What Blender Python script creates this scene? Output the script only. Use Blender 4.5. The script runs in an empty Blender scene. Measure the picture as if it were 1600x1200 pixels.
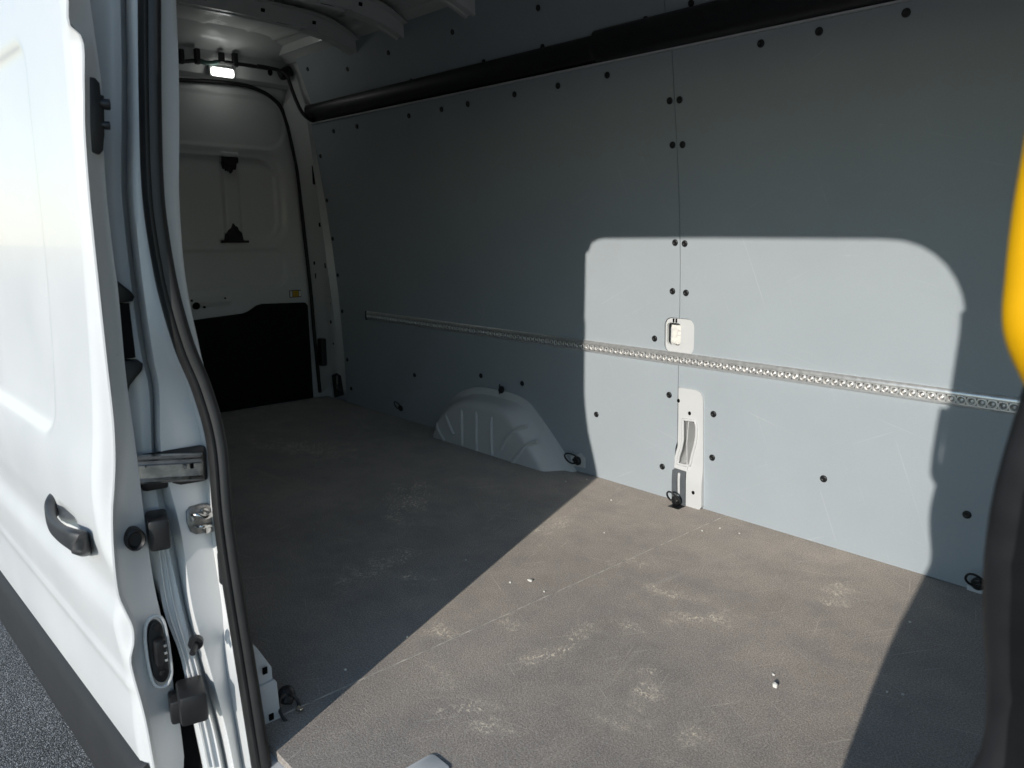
import bpy, bmesh, math, random
from mathutils import Vector, Matrix
from mathutils.geometry import delaunay_2d_cdt
random.seed(7)
scene = bpy.context.scene
COL = scene.collection
PI = math.pi

# ------------------------------------------------------------------ camera
FPX = 1200.0                       # focal length in pixels of the 1600 x 1200 photograph
YAW, PITCH = math.radians(47.1), math.radians(11.1)
CAM = Vector((0, 0, 1.0))          # z = 0 is the load floor of the van
FW = Vector((-math.sin(YAW) * math.cos(PITCH), math.cos(YAW) * math.cos(PITCH), -math.sin(PITCH)))
RT = Vector((math.cos(YAW), math.sin(YAW), 0))
UP = RT.cross(FW)
cam_data = bpy.data.cameras.new('camera')
cam = bpy.data.objects.new('camera', cam_data)
COL.objects.link(cam)
m = Matrix((RT, UP, -FW)).transposed().to_4x4()
m.translation = CAM
cam.matrix_world = m
cam_data.sensor_width = 36
cam_data.lens = 36 * FPX / 1600
cam_data.clip_start = 0.02
cam_data.clip_end = 2000
cam_data.dof.use_dof = True
cam_data.dof.focus_distance = 2.4
cam_data.dof.aperture_fstop = 7.0
scene.camera = cam

# ------------------------------------------------------------------ light
SUN_TRAVEL = Vector((-0.33, 1.0, -0.34)).normalized()
to_sun = -SUN_TRAVEL
SUN_EL = math.asin(to_sun.z)
SUN_AZ = math.atan2(to_sun.x, to_sun.y)      # clockwise from +Y
world = bpy.data.worlds.new('World')
scene.world = world
world.use_nodes = True
wn = world.node_tree
wn.nodes.clear()
wo = wn.nodes.new('ShaderNodeOutputWorld')
bg = wn.nodes.new('ShaderNodeBackground')
sky = wn.nodes.new('ShaderNodeTexSky')
sky.sky_type = 'NISHITA'
sky.sun_disc = False
sky.sun_elevation = SUN_EL
sky.sun_rotation = SUN_AZ
sky.air_density = 1.0
sky.dust_density = 0.0
sky.ozone_density = 1.2
bg.inputs['Strength'].default_value = 0.15
wn.links.new(sky.outputs[0], bg.inputs['Color'])
wn.links.new(bg.outputs[0], wo.inputs['Surface'])
sun_data = bpy.data.lights.new('sun', 'SUN')
sun_data.energy = 2.65
sun_data.angle = math.radians(0.53)
sun_data.color = (1.0, 0.955, 0.89)
sun = bpy.data.objects.new('sun', sun_data)
sun.rotation_euler = SUN_TRAVEL.to_track_quat('-Z', 'Y').to_euler()
sun.location = (2, -6, 4)
COL.objects.link(sun)
scene.view_settings.view_transform = 'Standard'
scene.view_settings.look = 'None'
scene.view_settings.gamma = 1
scene.view_settings.exposure = 0.46
scene.render.engine = 'CYCLES'
scene.cycles.max_bounces = 10
scene.cycles.diffuse_bounces = 3

# ------------------------------------------------------------------ pixel -> place
def ray(px, py):
    return FW + RT * ((px - 800) / FPX) - UP * ((py - 600) / FPX)
def at_x(px, py, x):
    d = ray(px, py); return CAM + d * (x / d.x)
def at_y(px, py, y):
    d = ray(px, py); return CAM + d * (y / d.y)
def at_z(px, py, z=0.0):
    d = ray(px, py); return CAM + d * ((z - CAM.z) / d.z)
def lerp_table(tab, v):
    if v <= tab[0][0]: return tab[0][1]
    for (a, fa), (b, fb) in zip(tab, tab[1:]):
        if v <= b: return fa + (fb - fa) * (v - a) / (b - a)
    return tab[-1][1]
def smooth_table(tab, v):
    # Catmull-Rom through the table
    if v <= tab[0][0]: return tab[0][1]
    if v >= tab[-1][0]: return tab[-1][1]
    for i in range(len(tab) - 1):
        a, b = tab[i], tab[i + 1]
        if v <= b[0]:
            t = (v - a[0]) / (b[0] - a[0])
            p0 = tab[i - 1] if i else a
            p3 = tab[i + 2] if i + 2 < len(tab) else b
            ma = (b[1] - p0[1]) / (b[0] - p0[0]) * (b[0] - a[0])
            mb = (p3[1] - a[1]) / (p3[0] - a[0]) * (b[0] - a[0])
            return (2*t**3 - 3*t*t + 1)*a[1] + (t**3 - 2*t*t + t)*ma + (-2*t**3 + 3*t*t)*b[1] + (t**3 - t*t)*mb
WALL = [(-.1, 2.357), (0, 2.352), (.46, 2.328), (.74, 2.318), (.92, 2.308), (1.12, 2.287), (1.29, 2.262), (1.4, 2.244), (1.6, 2.212), (1.74, 2.186), (2.0, 2.125)]
def wy(z): return smooth_table(WALL, z)
def on_wall(px, py, off=0.0):
    y = 2.3
    for _ in range(8):
        p = at_y(px, py, y); y = wy(p.z) - off
    return at_y(px, py, y)
def wall_normal(z):
    s = (wy(z + .02) - wy(z - .02)) / .04
    return Vector((0, -1, s)).normalized()

# ------------------------------------------------------------------ materials
def new_mat(name):
    mt = bpy.data.materials.new(name); mt.use_nodes = True
    nt = mt.node_tree
    return mt, nt, nt.nodes['Principled BSDF']
def N(nt, typ, **kw):
    n = nt.nodes.new(typ)
    for k, v in kw.items(): setattr(n, k, v)
    return n
def noise(nt, scale, detail=4, rough=.55, vec=None):
    n = N(nt, 'ShaderNodeTexNoise'); n.inputs['Scale'].default_value = scale
    n.inputs['Detail'].default_value = detail; n.inputs['Roughness'].default_value = rough
    if vec is not None: nt.links.new(vec, n.inputs['Vector'])
    return n
def ramp(nt, fac, stops):
    r = N(nt, 'ShaderNodeValToRGB')
    while len(r.color_ramp.elements) < len(stops): r.color_ramp.elements.new(.5)
    for e, (p, c) in zip(r.color_ramp.elements, stops):
        e.position = p; e.color = (*c, 1) if len(c) == 3 else c
    nt.links.new(fac, r.inputs[0]); return r
def math_node(nt, op, a, b=None, c=None):
    n = N(nt, 'ShaderNodeMath', operation=op)
    for i, v in enumerate((a, b, c)):
        if v is None: continue
        if isinstance(v, (int, float)): n.inputs[i].default_value = v
        else: nt.links.new(v, n.inputs[i])
    return n.outputs[0]
def mixc(nt, fac, a, b, mode='MIX'):
    n = N(nt, 'ShaderNodeMix', data_type='RGBA', blend_type=mode)
    for sock, v in ((n.inputs['Factor'], fac), (n.inputs['A'], a), (n.inputs['B'], b)):
        if isinstance(v, (int, float)): sock.default_value = v
        elif isinstance(v, tuple): sock.default_value = (*v, 1)
        else: nt.links.new(v, sock)
    return n.outputs['Result']
def bump(nt, h, strength, dist, bsdf):
    b = N(nt, 'ShaderNodeBump'); b.inputs['Strength'].default_value = strength; b.inputs['Distance'].default_value = dist
    nt.links.new(h, b.inputs['Height']); nt.links.new(b.outputs[0], bsdf.inputs['Normal']); return b
def objvec(nt): return N(nt, 'ShaderNodeTexCoord').outputs['Object']

def simple(name, col, rough, metal=0.0, coat=0.0, var=.12, scale=30, bumpd=0.0, bscale=400, spec=.5):
    mt, nt, b = new_mat(name)
    v = objvec(nt)
    n = noise(nt, scale, 5, .6, v)
    lo = tuple(c * (1 - var) for c in col); hi = tuple(min(1, c * (1 + var)) for c in col)
    r = ramp(nt, n.outputs[0], [(.3, lo), (.7, hi)])
    nt.links.new(r.outputs[0], b.inputs['Base Color'])
    rr = math_node(nt, 'MULTIPLY_ADD', n.outputs[0], .18, rough - .09)
    nt.links.new(rr, b.inputs['Roughness'])
    b.inputs['Metallic'].default_value = metal
    b.inputs['Coat Weight'].default_value = coat
    b.inputs['Coat Roughness'].default_value = .06
    b.inputs['Specular IOR Level'].default_value = spec
    if bumpd:
        n2 = noise(nt, bscale, 3, .5, v); bump(nt, n2.outputs[0], .5, bumpd, b)
    return mt

def paint_mat():
    mt, nt, b = new_mat('white_paint')
    v = objvec(nt)
    n1 = noise(nt, 3.5, 5, .6, v)
    r1 = ramp(nt, n1.outputs[0], [(.3, (.635, .640, .634)), (.7, (.685, .685, .674))])
    n2 = noise(nt, 26, 8, .72, v)                   # thin road dirt
    d = ramp(nt, n2.outputs[0], [(.60, (0, 0, 0)), (.85, (.16, .16, .16))])
    col = mixc(nt, d.outputs[0], r1.outputs[0], (.52, .49, .44))
    nt.links.new(col, b.inputs['Base Color'])
    rr = math_node(nt, 'MULTIPLY_ADD', n1.outputs[0], .2, .22)
    nt.links.new(rr, b.inputs['Roughness'])
    b.inputs['Coat Weight'].default_value = .15; b.inputs['Coat Roughness'].default_value = .03
    n3 = noise(nt, 700, 2, .5, v)                   # orange peel
    b.inputs['Specular IOR Level'].default_value = .3
    bump(nt, n3.outputs[0], .06, .001, b)
    return mt

def lining_mat():
    mt, nt, b = new_mat('grey_lining')
    v = objvec(nt)
    n1 = noise(nt, 900, 3, .6, v)
    n2 = noise(nt, 2.2, 5, .6, v)
    base = ramp(nt, n1.outputs[0], [(.25, (.365, .402, .425)), (.75, (.465, .508, .535))])
    big = ramp(nt, n2.outputs[0], [(.3, (.93, .93, .93)), (.7, (1, 1, 1))])
    col = mixc(nt, 1.0, base.outputs[0], big.outputs[0], 'MULTIPLY')
    # faint scuffs
    mp = N(nt, 'ShaderNodeMapping'); mp.inputs['Scale'].default_value = (1.2, 1, 7); mp.inputs['Rotation'].default_value = (0, .3, 0)
    nt.links.new(v, mp.inputs['Vector'])
    n3 = noise(nt, 9, 9, .75, mp.outputs[0])
    sc = ramp(nt, n3.outputs[0], [(.62, (0, 0, 0)), (.76, (.42, .42, .42))])
    col = mixc(nt, sc.outputs[0], col, (.58, .60, .60))
    for rot, th in ((.25, .735), (-.5, .74), (1.2, .74)):          # thin rub lines left by loads
        ml = N(nt, 'ShaderNodeMapping', vector_type='TEXTURE'); ml.inputs['Rotation'].default_value = (0, rot, 0); ml.inputs['Scale'].default_value = (1 / 3, 1, 1 / 130); ml.inputs['Location'].default_value = (rot * 5, 0, rot)
        nt.links.new(v, ml.inputs['Vector'])
        nl = noise(nt, 1.0, 2, .5, ml.outputs[0])
        rl = ramp(nt, nl.outputs[0], [(th - .03, (0, 0, 0)), (th + .04, (.20, .20, .20))])
        col = mixc(nt, rl.outputs[0], col, (.66, .68, .69))
    nt.links.new(col, b.inputs['Base Color'])
    b.inputs['Roughness'].default_value = .52
    b.inputs['Specular IOR Level'].default_value = .25
    bump(nt, math_node(nt, 'MULTIPLY_ADD', n2.outputs[0], 14.0, n1.outputs[0]), .35, .0008, b)
    return mt

SPOTS = [(1095, 965, .13), (1055, 930, .10), (965, 972, .12), (850, 1022, .14), (735, 1108, .10), (765, 1135, .07),
         (590, 885, .15), (545, 905, .10), (640, 900, .12), (800, 975, .08), (1075, 1150, .11), (955, 1128, .08), (1200, 790, .16),
         (870, 820, .15), (690, 985, .10), (1310, 930, .10), (640, 780, .22), (480, 700, .3), (985, 880, .12), (1010, 1080, .10), (690, 1060, .07), (905, 985, .08)]
def floor_mat():
    mt, nt, b = new_mat('phenolic_floor')
    v = objvec(nt)
    fine = noise(nt, 250, 4, .85, v)
    mid = noise(nt, 9, 7, .68, v)
    big = noise(nt, 1.6, 4, .6, v)
    base = ramp(nt, fine.outputs[0], [(.30, (.17, .153, .137)), (.5, (.395, .357, .322)), (.70, (.74, .685, .63))])
    mm = ramp(nt, mid.outputs[0], [(.3, (.84, .84, .85)), (.7, (1.12, 1.09, 1.04))])
    col = mixc(nt, 1.0, base.outputs[0], mm.outputs[0], 'MULTIPLY')
    bb = ramp(nt, big.outputs[0], [(.3, (.82, .82, .82)), (.7, (1.1, 1.08, 1.05))])
    col = mixc(nt, 1.0, col, bb.outputs[0], 'MULTIPLY')
    # dusty shoe prints: a tread pattern inside uneven patches
    acc = None
    warp = noise(nt, 14, 4, .6, v)
    for px, py, r in SPOTS:
        p = at_z(px, py)
        mp = N(nt, 'ShaderNodeMapping', vector_type='TEXTURE')       # a turned oval round the print
        mp.inputs['Location'].default_value = p; mp.inputs['Rotation'].default_value = (0, 0, random.uniform(0, PI))
        mp.inputs['Scale'].default_value = (r * 1.35, r * random.uniform(.45, .8), 1)
        nt.links.new(v, mp.inputs['Vector'])
        d = N(nt, 'ShaderNodeVectorMath', operation='LENGTH')
        nt.links.new(mp.outputs[0], d.inputs[0])
        k = math_node(nt, 'MULTIPLY_ADD', d.outputs['Value'], -1, random.uniform(.75, 1.1))
        acc = k if acc is None else math_node(nt, 'MAXIMUM', acc, k)
    patch = math_node(nt, 'MULTIPLY_ADD', warp.outputs[0], 3.0, -1.5)
    patch = math_node(nt, 'ADD', acc, patch)
    pm = N(nt, 'ShaderNodeMapRange'); nt.links.new(patch, pm.inputs['Value'])
    pm.inputs['From Min'].default_value = .25; pm.inputs['From Max'].default_value = 1.0
    wv = N(nt, 'ShaderNodeMixRGB'); wv.inputs[0].default_value = .10
    nt.links.new(v, wv.inputs[1]); nt.links.new(warp.outputs['Color'], wv.inputs[2])
    vo = N(nt, 'ShaderNodeTexVoronoi', feature='DISTANCE_TO_EDGE'); vo.inputs['Scale'].default_value = 90
    nt.links.new(wv.outputs[0], vo.inputs['Vector'])
    t1 = ramp(nt, vo.outputs['Distance'], [(.02, (1, 1, 1)), (.13, (0, 0, 0))])
    wt = N(nt, 'ShaderNodeTexWave', bands_direction='DIAGONAL'); wt.inputs['Scale'].default_value = 26
    wt.inputs['Distortion'].default_value = 7; wt.inputs['Detail'].default_value = 2; wt.inputs['Detail Scale'].default_value = 1.4
    nt.links.new(wv.outputs[0], wt.inputs['Vector'])
    t2 = ramp(nt, wt.outputs['Fac'], [(.78, (0, 0, 0)), (.93, (1, 1, 1))])
    sel = noise(nt, 5, 2, .5, v)
    sl_ = ramp(nt, sel.outputs[0], [(.46, (0, 0, 0)), (.54, (1, 1, 1))])
    tread = N(nt, 'ShaderNodeMixRGB'); nt.links.new(sl_.outputs[0], tread.inputs[0]); nt.links.new(t1.outputs[0], tread.inputs[1]); nt.links.new(t2.outputs[0], tread.inputs[2])
    brk = noise(nt, 60, 5, .7, v)
    bk = ramp(nt, brk.outputs[0], [(.42, (0, 0, 0)), (.56, (1, 1, 1))])
    tm = math_node(nt, 'MULTIPLY', tread.outputs[0], bk.outputs[0])
    tm = math_node(nt, 'MULTIPLY', tm, pm.outputs[0])
    dust = math_node(nt, 'MULTIPLY', pm.outputs[0], .05)
    tm = math_node(nt, 'MULTIPLY_ADD', tm, .95, dust)
    col = mixc(nt, tm, col, (.96, .86, .69))
    # rubbed streaks in several directions
    for rot, th, st_ in ((.35, .71, .34), (1.05, .70, .34), (1.9, .72, .32), (2.7, .72, .34)):
        mp = N(nt, 'ShaderNodeMapping', vector_type='TEXTURE'); mp.inputs['Rotation'].default_value = (0, 0, rot); mp.inputs['Scale'].default_value = (1 / 5, 1 / 170, 1); mp.inputs['Location'].default_value = (rot * 7, 0, 0)
        nt.links.new(v, mp.inputs['Vector'])
        ns = noise(nt, 1.0, 2, .5, mp.outputs[0])
        rs = ramp(nt, ns.outputs[0], [(th - .04, (0, 0, 0)), (th + .05, (st_, st_, st_))])
        col = mixc(nt, rs.outputs[0], col, (.86, .79, .68))
    dn = noise(nt, 4.5, 6, .7, v)                    # darker worn grime
    dr = ramp(nt, dn.outputs[0], [(.56, (0, 0, 0)), (.74, (.35, .35, .35))])
    col = mixc(nt, dr.outputs[0], col, (.13, .12, .115))
    # hair scratches
    for sc, rot, th in ((1.1, .4, .0016), (1.7, 1.9, .0012)):
        mp = N(nt, 'ShaderNodeMapping'); mp.inputs['Rotation'].default_value = (0, 0, rot); mp.inputs['Scale'].default_value = (1, .35, 1)
        nt.links.new(v, mp.inputs['Vector'])
        vs = N(nt, 'ShaderNodeTexVoronoi', feature='DISTANCE_TO_EDGE'); vs.inputs['Scale'].default_value = sc * .8
        nt.links.new(mp.outputs[0], vs.inputs['Vector'])
        r1 = ramp(nt, vs.outputs['Distance'], [(th * .3, (1, 1, 1)), (th, (0, 0, 0))])
        nb = noise(nt, 3.3, 3, .6, mp.outputs[0])
        r2 = ramp(nt, nb.outputs[0], [(.52, (0, 0, 0)), (.62, (.45, .45, .45))])
        col = mixc(nt, math_node(nt, 'MULTIPLY', r1.outputs[0], r2.outputs[0]), col, (.5, .46, .4))
    # crumbs and dust specks
    vd = N(nt, 'ShaderNodeTexVoronoi'); vd.inputs['Scale'].default_value = 34; nt.links.new(v, vd.inputs['Vector'])
    r3 = ramp(nt, vd.outputs['Distance'], [(.03, (1, 1, 1)), (.055, (0, 0, 0))])
    sep = N(nt, 'ShaderNodeSeparateColor'); nt.links.new(vd.outputs['Color'], sep.inputs[0])
    pick = math_node(nt, 'GREATER_THAN', sep.outputs[0], .93)
    col = mixc(nt, math_node(nt, 'MULTIPLY', r3.outputs[0], pick), col, (.62, .58, .52))
    nt.links.new(col, b.inputs['Base Color'])
    b.inputs['Roughness'].default_value = .62
    b.inputs['Diffuse Roughness'].default_value = 1.0
    b.inputs['Specular IOR Level'].default_value = .3
    bump(nt, fine.outputs[0], 1.0, .004, b)
    return mt

def asphalt_mat():
    mt, nt, b = new_mat('asphalt')
    v = objvec(nt)
    vo = N(nt, 'ShaderNodeTexVoronoi'); vo.inputs['Scale'].default_value = 210; nt.links.new(v, vo.inputs['Vector'])
    sep = N(nt, 'ShaderNodeSeparateColor'); nt.links.new(vo.outputs['Color'], sep.inputs[0])
    st = ramp(nt, sep.outputs[0], [(0, (.14, .14, .142)), (.6, (.32, .318, .315)), (1, (.62, .61, .60))])
    dk = ramp(nt, vo.outputs['Distance'], [(.3, (1, 1, 1)), (.62, (.18, .18, .18))])
    col = mixc(nt, 1.0, st.outputs[0], dk.outputs[0], 'MULTIPLY')
    n = noise(nt, 1.4, 5, .6, v)
    r = ramp(nt, n.outputs[0], [(.3, (.8, .8, .8)), (.7, (1.1, 1.1, 1.1))])
    col = mixc(nt, 1.0, col, r.outputs[0], 'MULTIPLY')
    nt.links.new(col, b.inputs['Base Color']); b.inputs['Roughness'].default_value = .8
    h = math_node(nt, 'SUBTRACT', 1.0, vo.outputs['Distance'])
    bump(nt, h, .9, .004, b)
    return mt

M = {}
M['paint'] = paint_mat()
M['lining'] = lining_mat()
M['floor'] = floor_mat()
M['asphalt'] = asphalt_mat()
M['black'] = simple('black_plastic', (.013, .013, .014), .42, var=.25, bumpd=.0004, bscale=900)
M['trim_black'] = simple('black_trim_panel', (.010, .010, .0105), .7, var=.2, bumpd=.0005, bscale=700, spec=.12)
M['rubber'] = simple('black_rubber', (.012, .0115, .0115), .5, var=.3, scale=18, bumpd=.0003, bscale=600)
M['clad'] = simple('grey_cladding', (.024, .024, .025), .6, var=.08, scale=8, bumpd=.0006, bscale=900)
M['handle'] = simple('handle_grey', (.035, .036, .038), .48, var=.15, bumpd=.0004, bscale=1000)
M['steel'] = simple('bright_steel', (.50, .49, .47), .2, metal=1, var=.3, scale=40)
M['dull_steel'] = simple('dull_steel', (.27, .255, .24), .42, metal=.85, var=.4, scale=60)
M['alu'] = simple('aluminium', (.82, .815, .80), .34, metal=.72, var=.12, scale=60)
M['yellow'] = simple('yellow_plastic', (.70, .36, .002), .6, var=.04, spec=.15)
M['grey_plate'] = simple('grey_plate', (.11, .12, .13), .5, var=.15)
M['dark'] = simple('dark_void', (.004, .004, .004), .9, var=.2, spec=.1)  # near-black colour, painted for the shade inside holes and recesses
M['sealant'] = simple('tar_sealant', (.004, .004, .0045), .55, var=.3)
M['gasket'] = simple('gasket_rubber', (.006, .006, .006), .6, var=.3)
M['scrap'] = simple('paper_scrap', (.78, .76, .7), .8, var=.1)
M['foam'] = simple('tan_foam', (.55, .42, .24), .85, var=.25)
M['seam'] = simple('seam_filler', (.55, .51, .45), .8, var=.6, scale=25)
M['sticker_yellow'] = simple('sticker_yellow', (.72, .42, .03), .5, var=.05)
M['sticker_white'] = simple('sticker_white', (.75, .75, .72), .5, var=.05)
M['cable_green'] = simple('green_wire', (.01, .05, .04), .5)
mt, nt, b = new_mat('lit_lamp')
b.inputs['Base Color'].default_value = (.9, .9, .88, 1)
b.inputs['Emission Color'].default_value = (.97, 1, .95, 1); b.inputs['Emission Strength'].default_value = 6
nn = noise(nt, 130, 3); rr = ramp(nt, nn.outputs[0], [(.35, (.45, .45, .45)), (.6, (1, 1, 1))])
nt.links.new(math_node(nt, 'MULTIPLY', rr.outputs[0], 5.5), b.inputs['Emission Strength'])
M['lamp'] = mt

# ------------------------------------------------------------------ mesh helpers
def link(name, mesh, mat, parent, smooth=False):
    o = bpy.data.objects.new(name, mesh); COL.objects.link(o)
    if mat is not None and not mesh.materials: mesh.materials.append(M[mat])
    if parent is not None: o.parent = parent
    if smooth:
        for p in mesh.polygons: p.use_smooth = True
    return o
def autosmooth(o, ang=35):
    me = o.data
    for p in me.polygons: p.use_smooth = True
    bm = bmesh.new(); bm.from_mesh(me)
    for e in bm.edges:
        if len(e.link_faces) != 2 or e.calc_face_angle(0) > math.radians(ang): e.smooth = False
    bm.to_mesh(me); bm.free()
    return o
def from_bm(name, bm, mat, parent, smooth=None, fix=True):
    if fix: bmesh.ops.recalc_face_normals(bm, faces=bm.faces)
    me = bpy.data.meshes.new(name); bm.to_mesh(me); bm.free()
    o = link(name, me, mat, parent)
    if smooth: autosmooth(o, smooth)
    return o
def box_bm(c, s, bev=0.0, seg=2, rot=None, bm=None):
    b2 = bmesh.new(); bmesh.ops.create_cube(b2, size=1)
    for v in b2.verts: v.co = Vector((v.co.x * s[0], v.co.y * s[1], v.co.z * s[2]))
    if bev: bmesh.ops.bevel(b2, geom=b2.edges[:], offset=bev, segments=seg, affect='EDGES', profile=.5)
    mtx = Matrix.Translation(Vector(c)) @ (rot.to_4x4() if rot is not None else Matrix())
    bmesh.ops.transform(b2, matrix=mtx, verts=b2.verts)
    if bm is None: return b2
    join(bm, b2); return bm
def join(bm, b2):
    mp = {v: bm.verts.new(v.co) for v in b2.verts}
    for f in b2.faces:
        try: bm.faces.new([mp[v] for v in f.verts])
        except ValueError: pass
    b2.free()
def smooth_path(pts, n=6):
    pts = [Vector(p) for p in pts]; out = []
    for i in range(len(pts) - 1):
        p0 = pts[max(i - 1, 0)]; p1 = pts[i]; p2 = pts[i + 1]; p3 = pts[min(i + 2, len(pts) - 1)]
        for k in range(n):
            t = k / n
            out.append(.5 * ((2 * p1) + (-p0 + p2) * t + (2*p0 - 5*p1 + 4*p2 - p3) * t*t + (-p0 + 3*p1 - 3*p2 + p3) * t**3))
    out.append(pts[-1]); return out
def sweep(path, section, up=Vector((0, 0, 1)), bm=None, closed=False, cap=True):
    """section: list of (a, b) in the (side, up) frame"""
    bm = bm or bmesh.new(); rings = []
    n = len(path)
    for i, p in enumerate(path):
        if closed: t = (path[(i + 1) % n] - path[i - 1]).normalized()
        else: t = (path[min(i + 1, n - 1)] - path[max(i - 1, 0)]).normalized()
        s = t.cross(up).normalized(); u = s.cross(t).normalized()
        sec = section(i / max(n - 1, 1)) if callable(section) else section
        rings.append([bm.verts.new(p + s * a + u * b) for a, b in sec])
    k = len(rings[0])
    for i in range(n if closed else n - 1):
        r0, r1 = rings[i], rings[(i + 1) % n]
        for j in range(k): bm.faces.new((r0[j], r0[(j + 1) % k], r1[(j + 1) % k], r1[j]))
    if cap and not closed:
        bm.faces.new(rings[0][::-1]); bm.faces.new(rings[-1])
    return bm
def circ(r, n=10, ry=None): return [(r * math.cos(2*PI*i/n), (ry or r) * math.sin(2*PI*i/n)) for i in range(n)]
def tube(pts, r, n=8, up=Vector((0, 0, 1)), bm=None, sm=5, closed=False):
    path = smooth_path(pts, sm) if sm > 1 else [Vector(p) for p in pts]
    return sweep(path, circ(r, n), up, bm, closed)
def loft(rows, bm=None, closed_u=False):
    """rows: lists of points; quads between"""
    bm = bm or bmesh.new()
    vv = [[bm.verts.new(p) for p in r] for r in rows]
    for a, b2 in zip(vv, vv[1:]):
        k = len(a)
        for j in range(k if closed_u else k - 1):
            try: bm.faces.new((a[j], a[(j + 1) % k], b2[(j + 1) % k], b2[j]))
            except ValueError: pass
    return bm
def inside(p, poly):
    x, y = p; c = False
    for i in range(len(poly)):
        x1, y1 = poly[i]; x2, y2 = poly[i - 1]
        if (y1 > y) != (y2 > y) and x < (x2 - x1) * (y - y1) / (y2 - y1) + x1: c = not c
    return c
def resample(poly, step):
    out = []
    for i in range(len(poly)):
        a = Vector(poly[i]); b2 = Vector(poly[(i + 1) % len(poly)])
        n = max(1, int((b2 - a).length / step + .5))
        for k in range(n): out.append(tuple(a + (b2 - a) * (k / n)))
    return out
def sheet(outer, holes, step, mapf, back):
    """plate with openings: mapf(u, v) -> front point, back: offset vector for the thickness"""
    loops = [resample(outer, step)] + [resample(h, step) for h in holes]
    pts, edges = [], []
    for lp in loops:
        s = len(pts); pts += lp
        edges += [(s + i, s + (i + 1) % len(lp)) for i in range(len(lp))]
    us = [p[0] for p in loops[0]]; vs = [p[1] for p in loops[0]]
    border = list(pts)
    u = min(us) + step
    while u < max(us) - step * .4:
        v = min(vs) + step
        while v < max(vs) - step * .4:
            if inside((u, v), loops[0]) and not any(inside((u, v), h) for h in loops[1:]):
                if all((u - q[0])**2 + (v - q[1])**2 > (step * .45)**2 for q in border): pts.append((u, v))
            v += step
        u += step
    vo, eo, fo, *_ = delaunay_2d_cdt([Vector(p) for p in pts], edges, [], 0, 1e-6)
    bm = bmesh.new()
    bv = [bm.verts.new(mapf(p.x, p.y)) for p in vo]
    for f in fo:
        c = sum((vo[i] for i in f), Vector((0, 0))) / len(f)
        if inside(c, loops[0]) and not any(inside(c, h) for h in loops[1:]):
            bm.faces.new([bv[i] for i in f])
    for v in [v for v in bm.verts if not v.link_faces]: bm.verts.remove(v)
    for lp in loops:
        a = [bm.verts.new(mapf(*p)) for p in lp]; b2 = [bm.verts.new(mapf(*p) + back) for p in lp]
        for i in range(len(lp)): bm.faces.new((a[i], a[(i + 1) % len(lp)], b2[(i + 1) % len(lp)], b2[i]))
    return bm
def rrect(x0, x1, y0, y1, r, n=5):
    out = []
    for cx, cy, a0 in ((x1 - r, y1 - r, 0), (x0 + r, y1 - r, PI/2), (x0 + r, y0 + r, PI), (x1 - r, y0 + r, 1.5*PI)):
        for k in range(n + 1):
            a = a0 + PI/2 * k / n; out.append((cx + r * math.cos(a), cy + r * math.sin(a)))
    return out
def prism(poly, mapf, back, bev=0.0):
    """solid from an outline; mapf(u, v) front point, back vector"""
    bm = bmesh.new()
    a = [bm.verts.new(mapf(*p)) for p in poly]; b2 = [bm.verts.new(mapf(*p) + back) for p in poly]
    f = bm.faces.new(a); bm.faces.new(b2[::-1])
    for i in range(len(poly)): bm.faces.new((a[i], b2[i], b2[(i + 1) % len(poly)], a[(i + 1) % len(poly)]))
    bmesh.ops.recalc_face_normals(bm, faces=bm.faces)
    if bev: bmesh.ops.bevel(bm, geom=list(f.edges), offset=bev, segments=2, affect='EDGES', profile=.5)
    return bm
def part(name, parent):          # an Empty part that holds sub-parts
    o = bpy.data.objects.new(name, None); COL.objects.link(o); o.parent = parent; o.empty_display_size = .05; return o

# ------------------------------------------------------------------ ground
GZ = -0.66
bm = bmesh.new(); bmesh.ops.create_grid(bm, x_segments=2, y_segments=2, size=400)
bmesh.ops.translate(bm, verts=bm.verts, vec=(0, 0, GZ))
ground = from_bm('ground', bm, 'asphalt', None)
ground['kind'] = 'structure'; ground['label'] = 'coarse grey asphalt beside the van'

# ------------------------------------------------------------------ the van
van = bpy.data.objects.new('cargo_van', None); COL.objects.link(van)
van['label'] = 'white cargo van with open sliding door, grey lined walls and brown floor'
van['category'] = 'van'

XR, XF = -4.25, 1.7        # rear door plane, front of the cab
# --- load floor: two boards with a filled joint
SEAM = -1.40
for i, (x0, x1) in enumerate(((-4.235, SEAM - .0012), (SEAM + .0012, .6))):
    bm = box_bm(((x0 + x1) / 2, (.575 + 2.36) / 2, -.009), (x1 - x0, 2.36 - .575, .018))
    from_bm('floor_board', bm, 'floor', van)
from_bm('joint_filler', box_bm((SEAM, 1.4675, -.0084), (.0034, 1.78, .018)), 'seam', van)
from_bm('underfloor', box_bm((-1.27, 1.45, -.10), (6.0, 1.80, .15)), 'paint', van)

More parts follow.
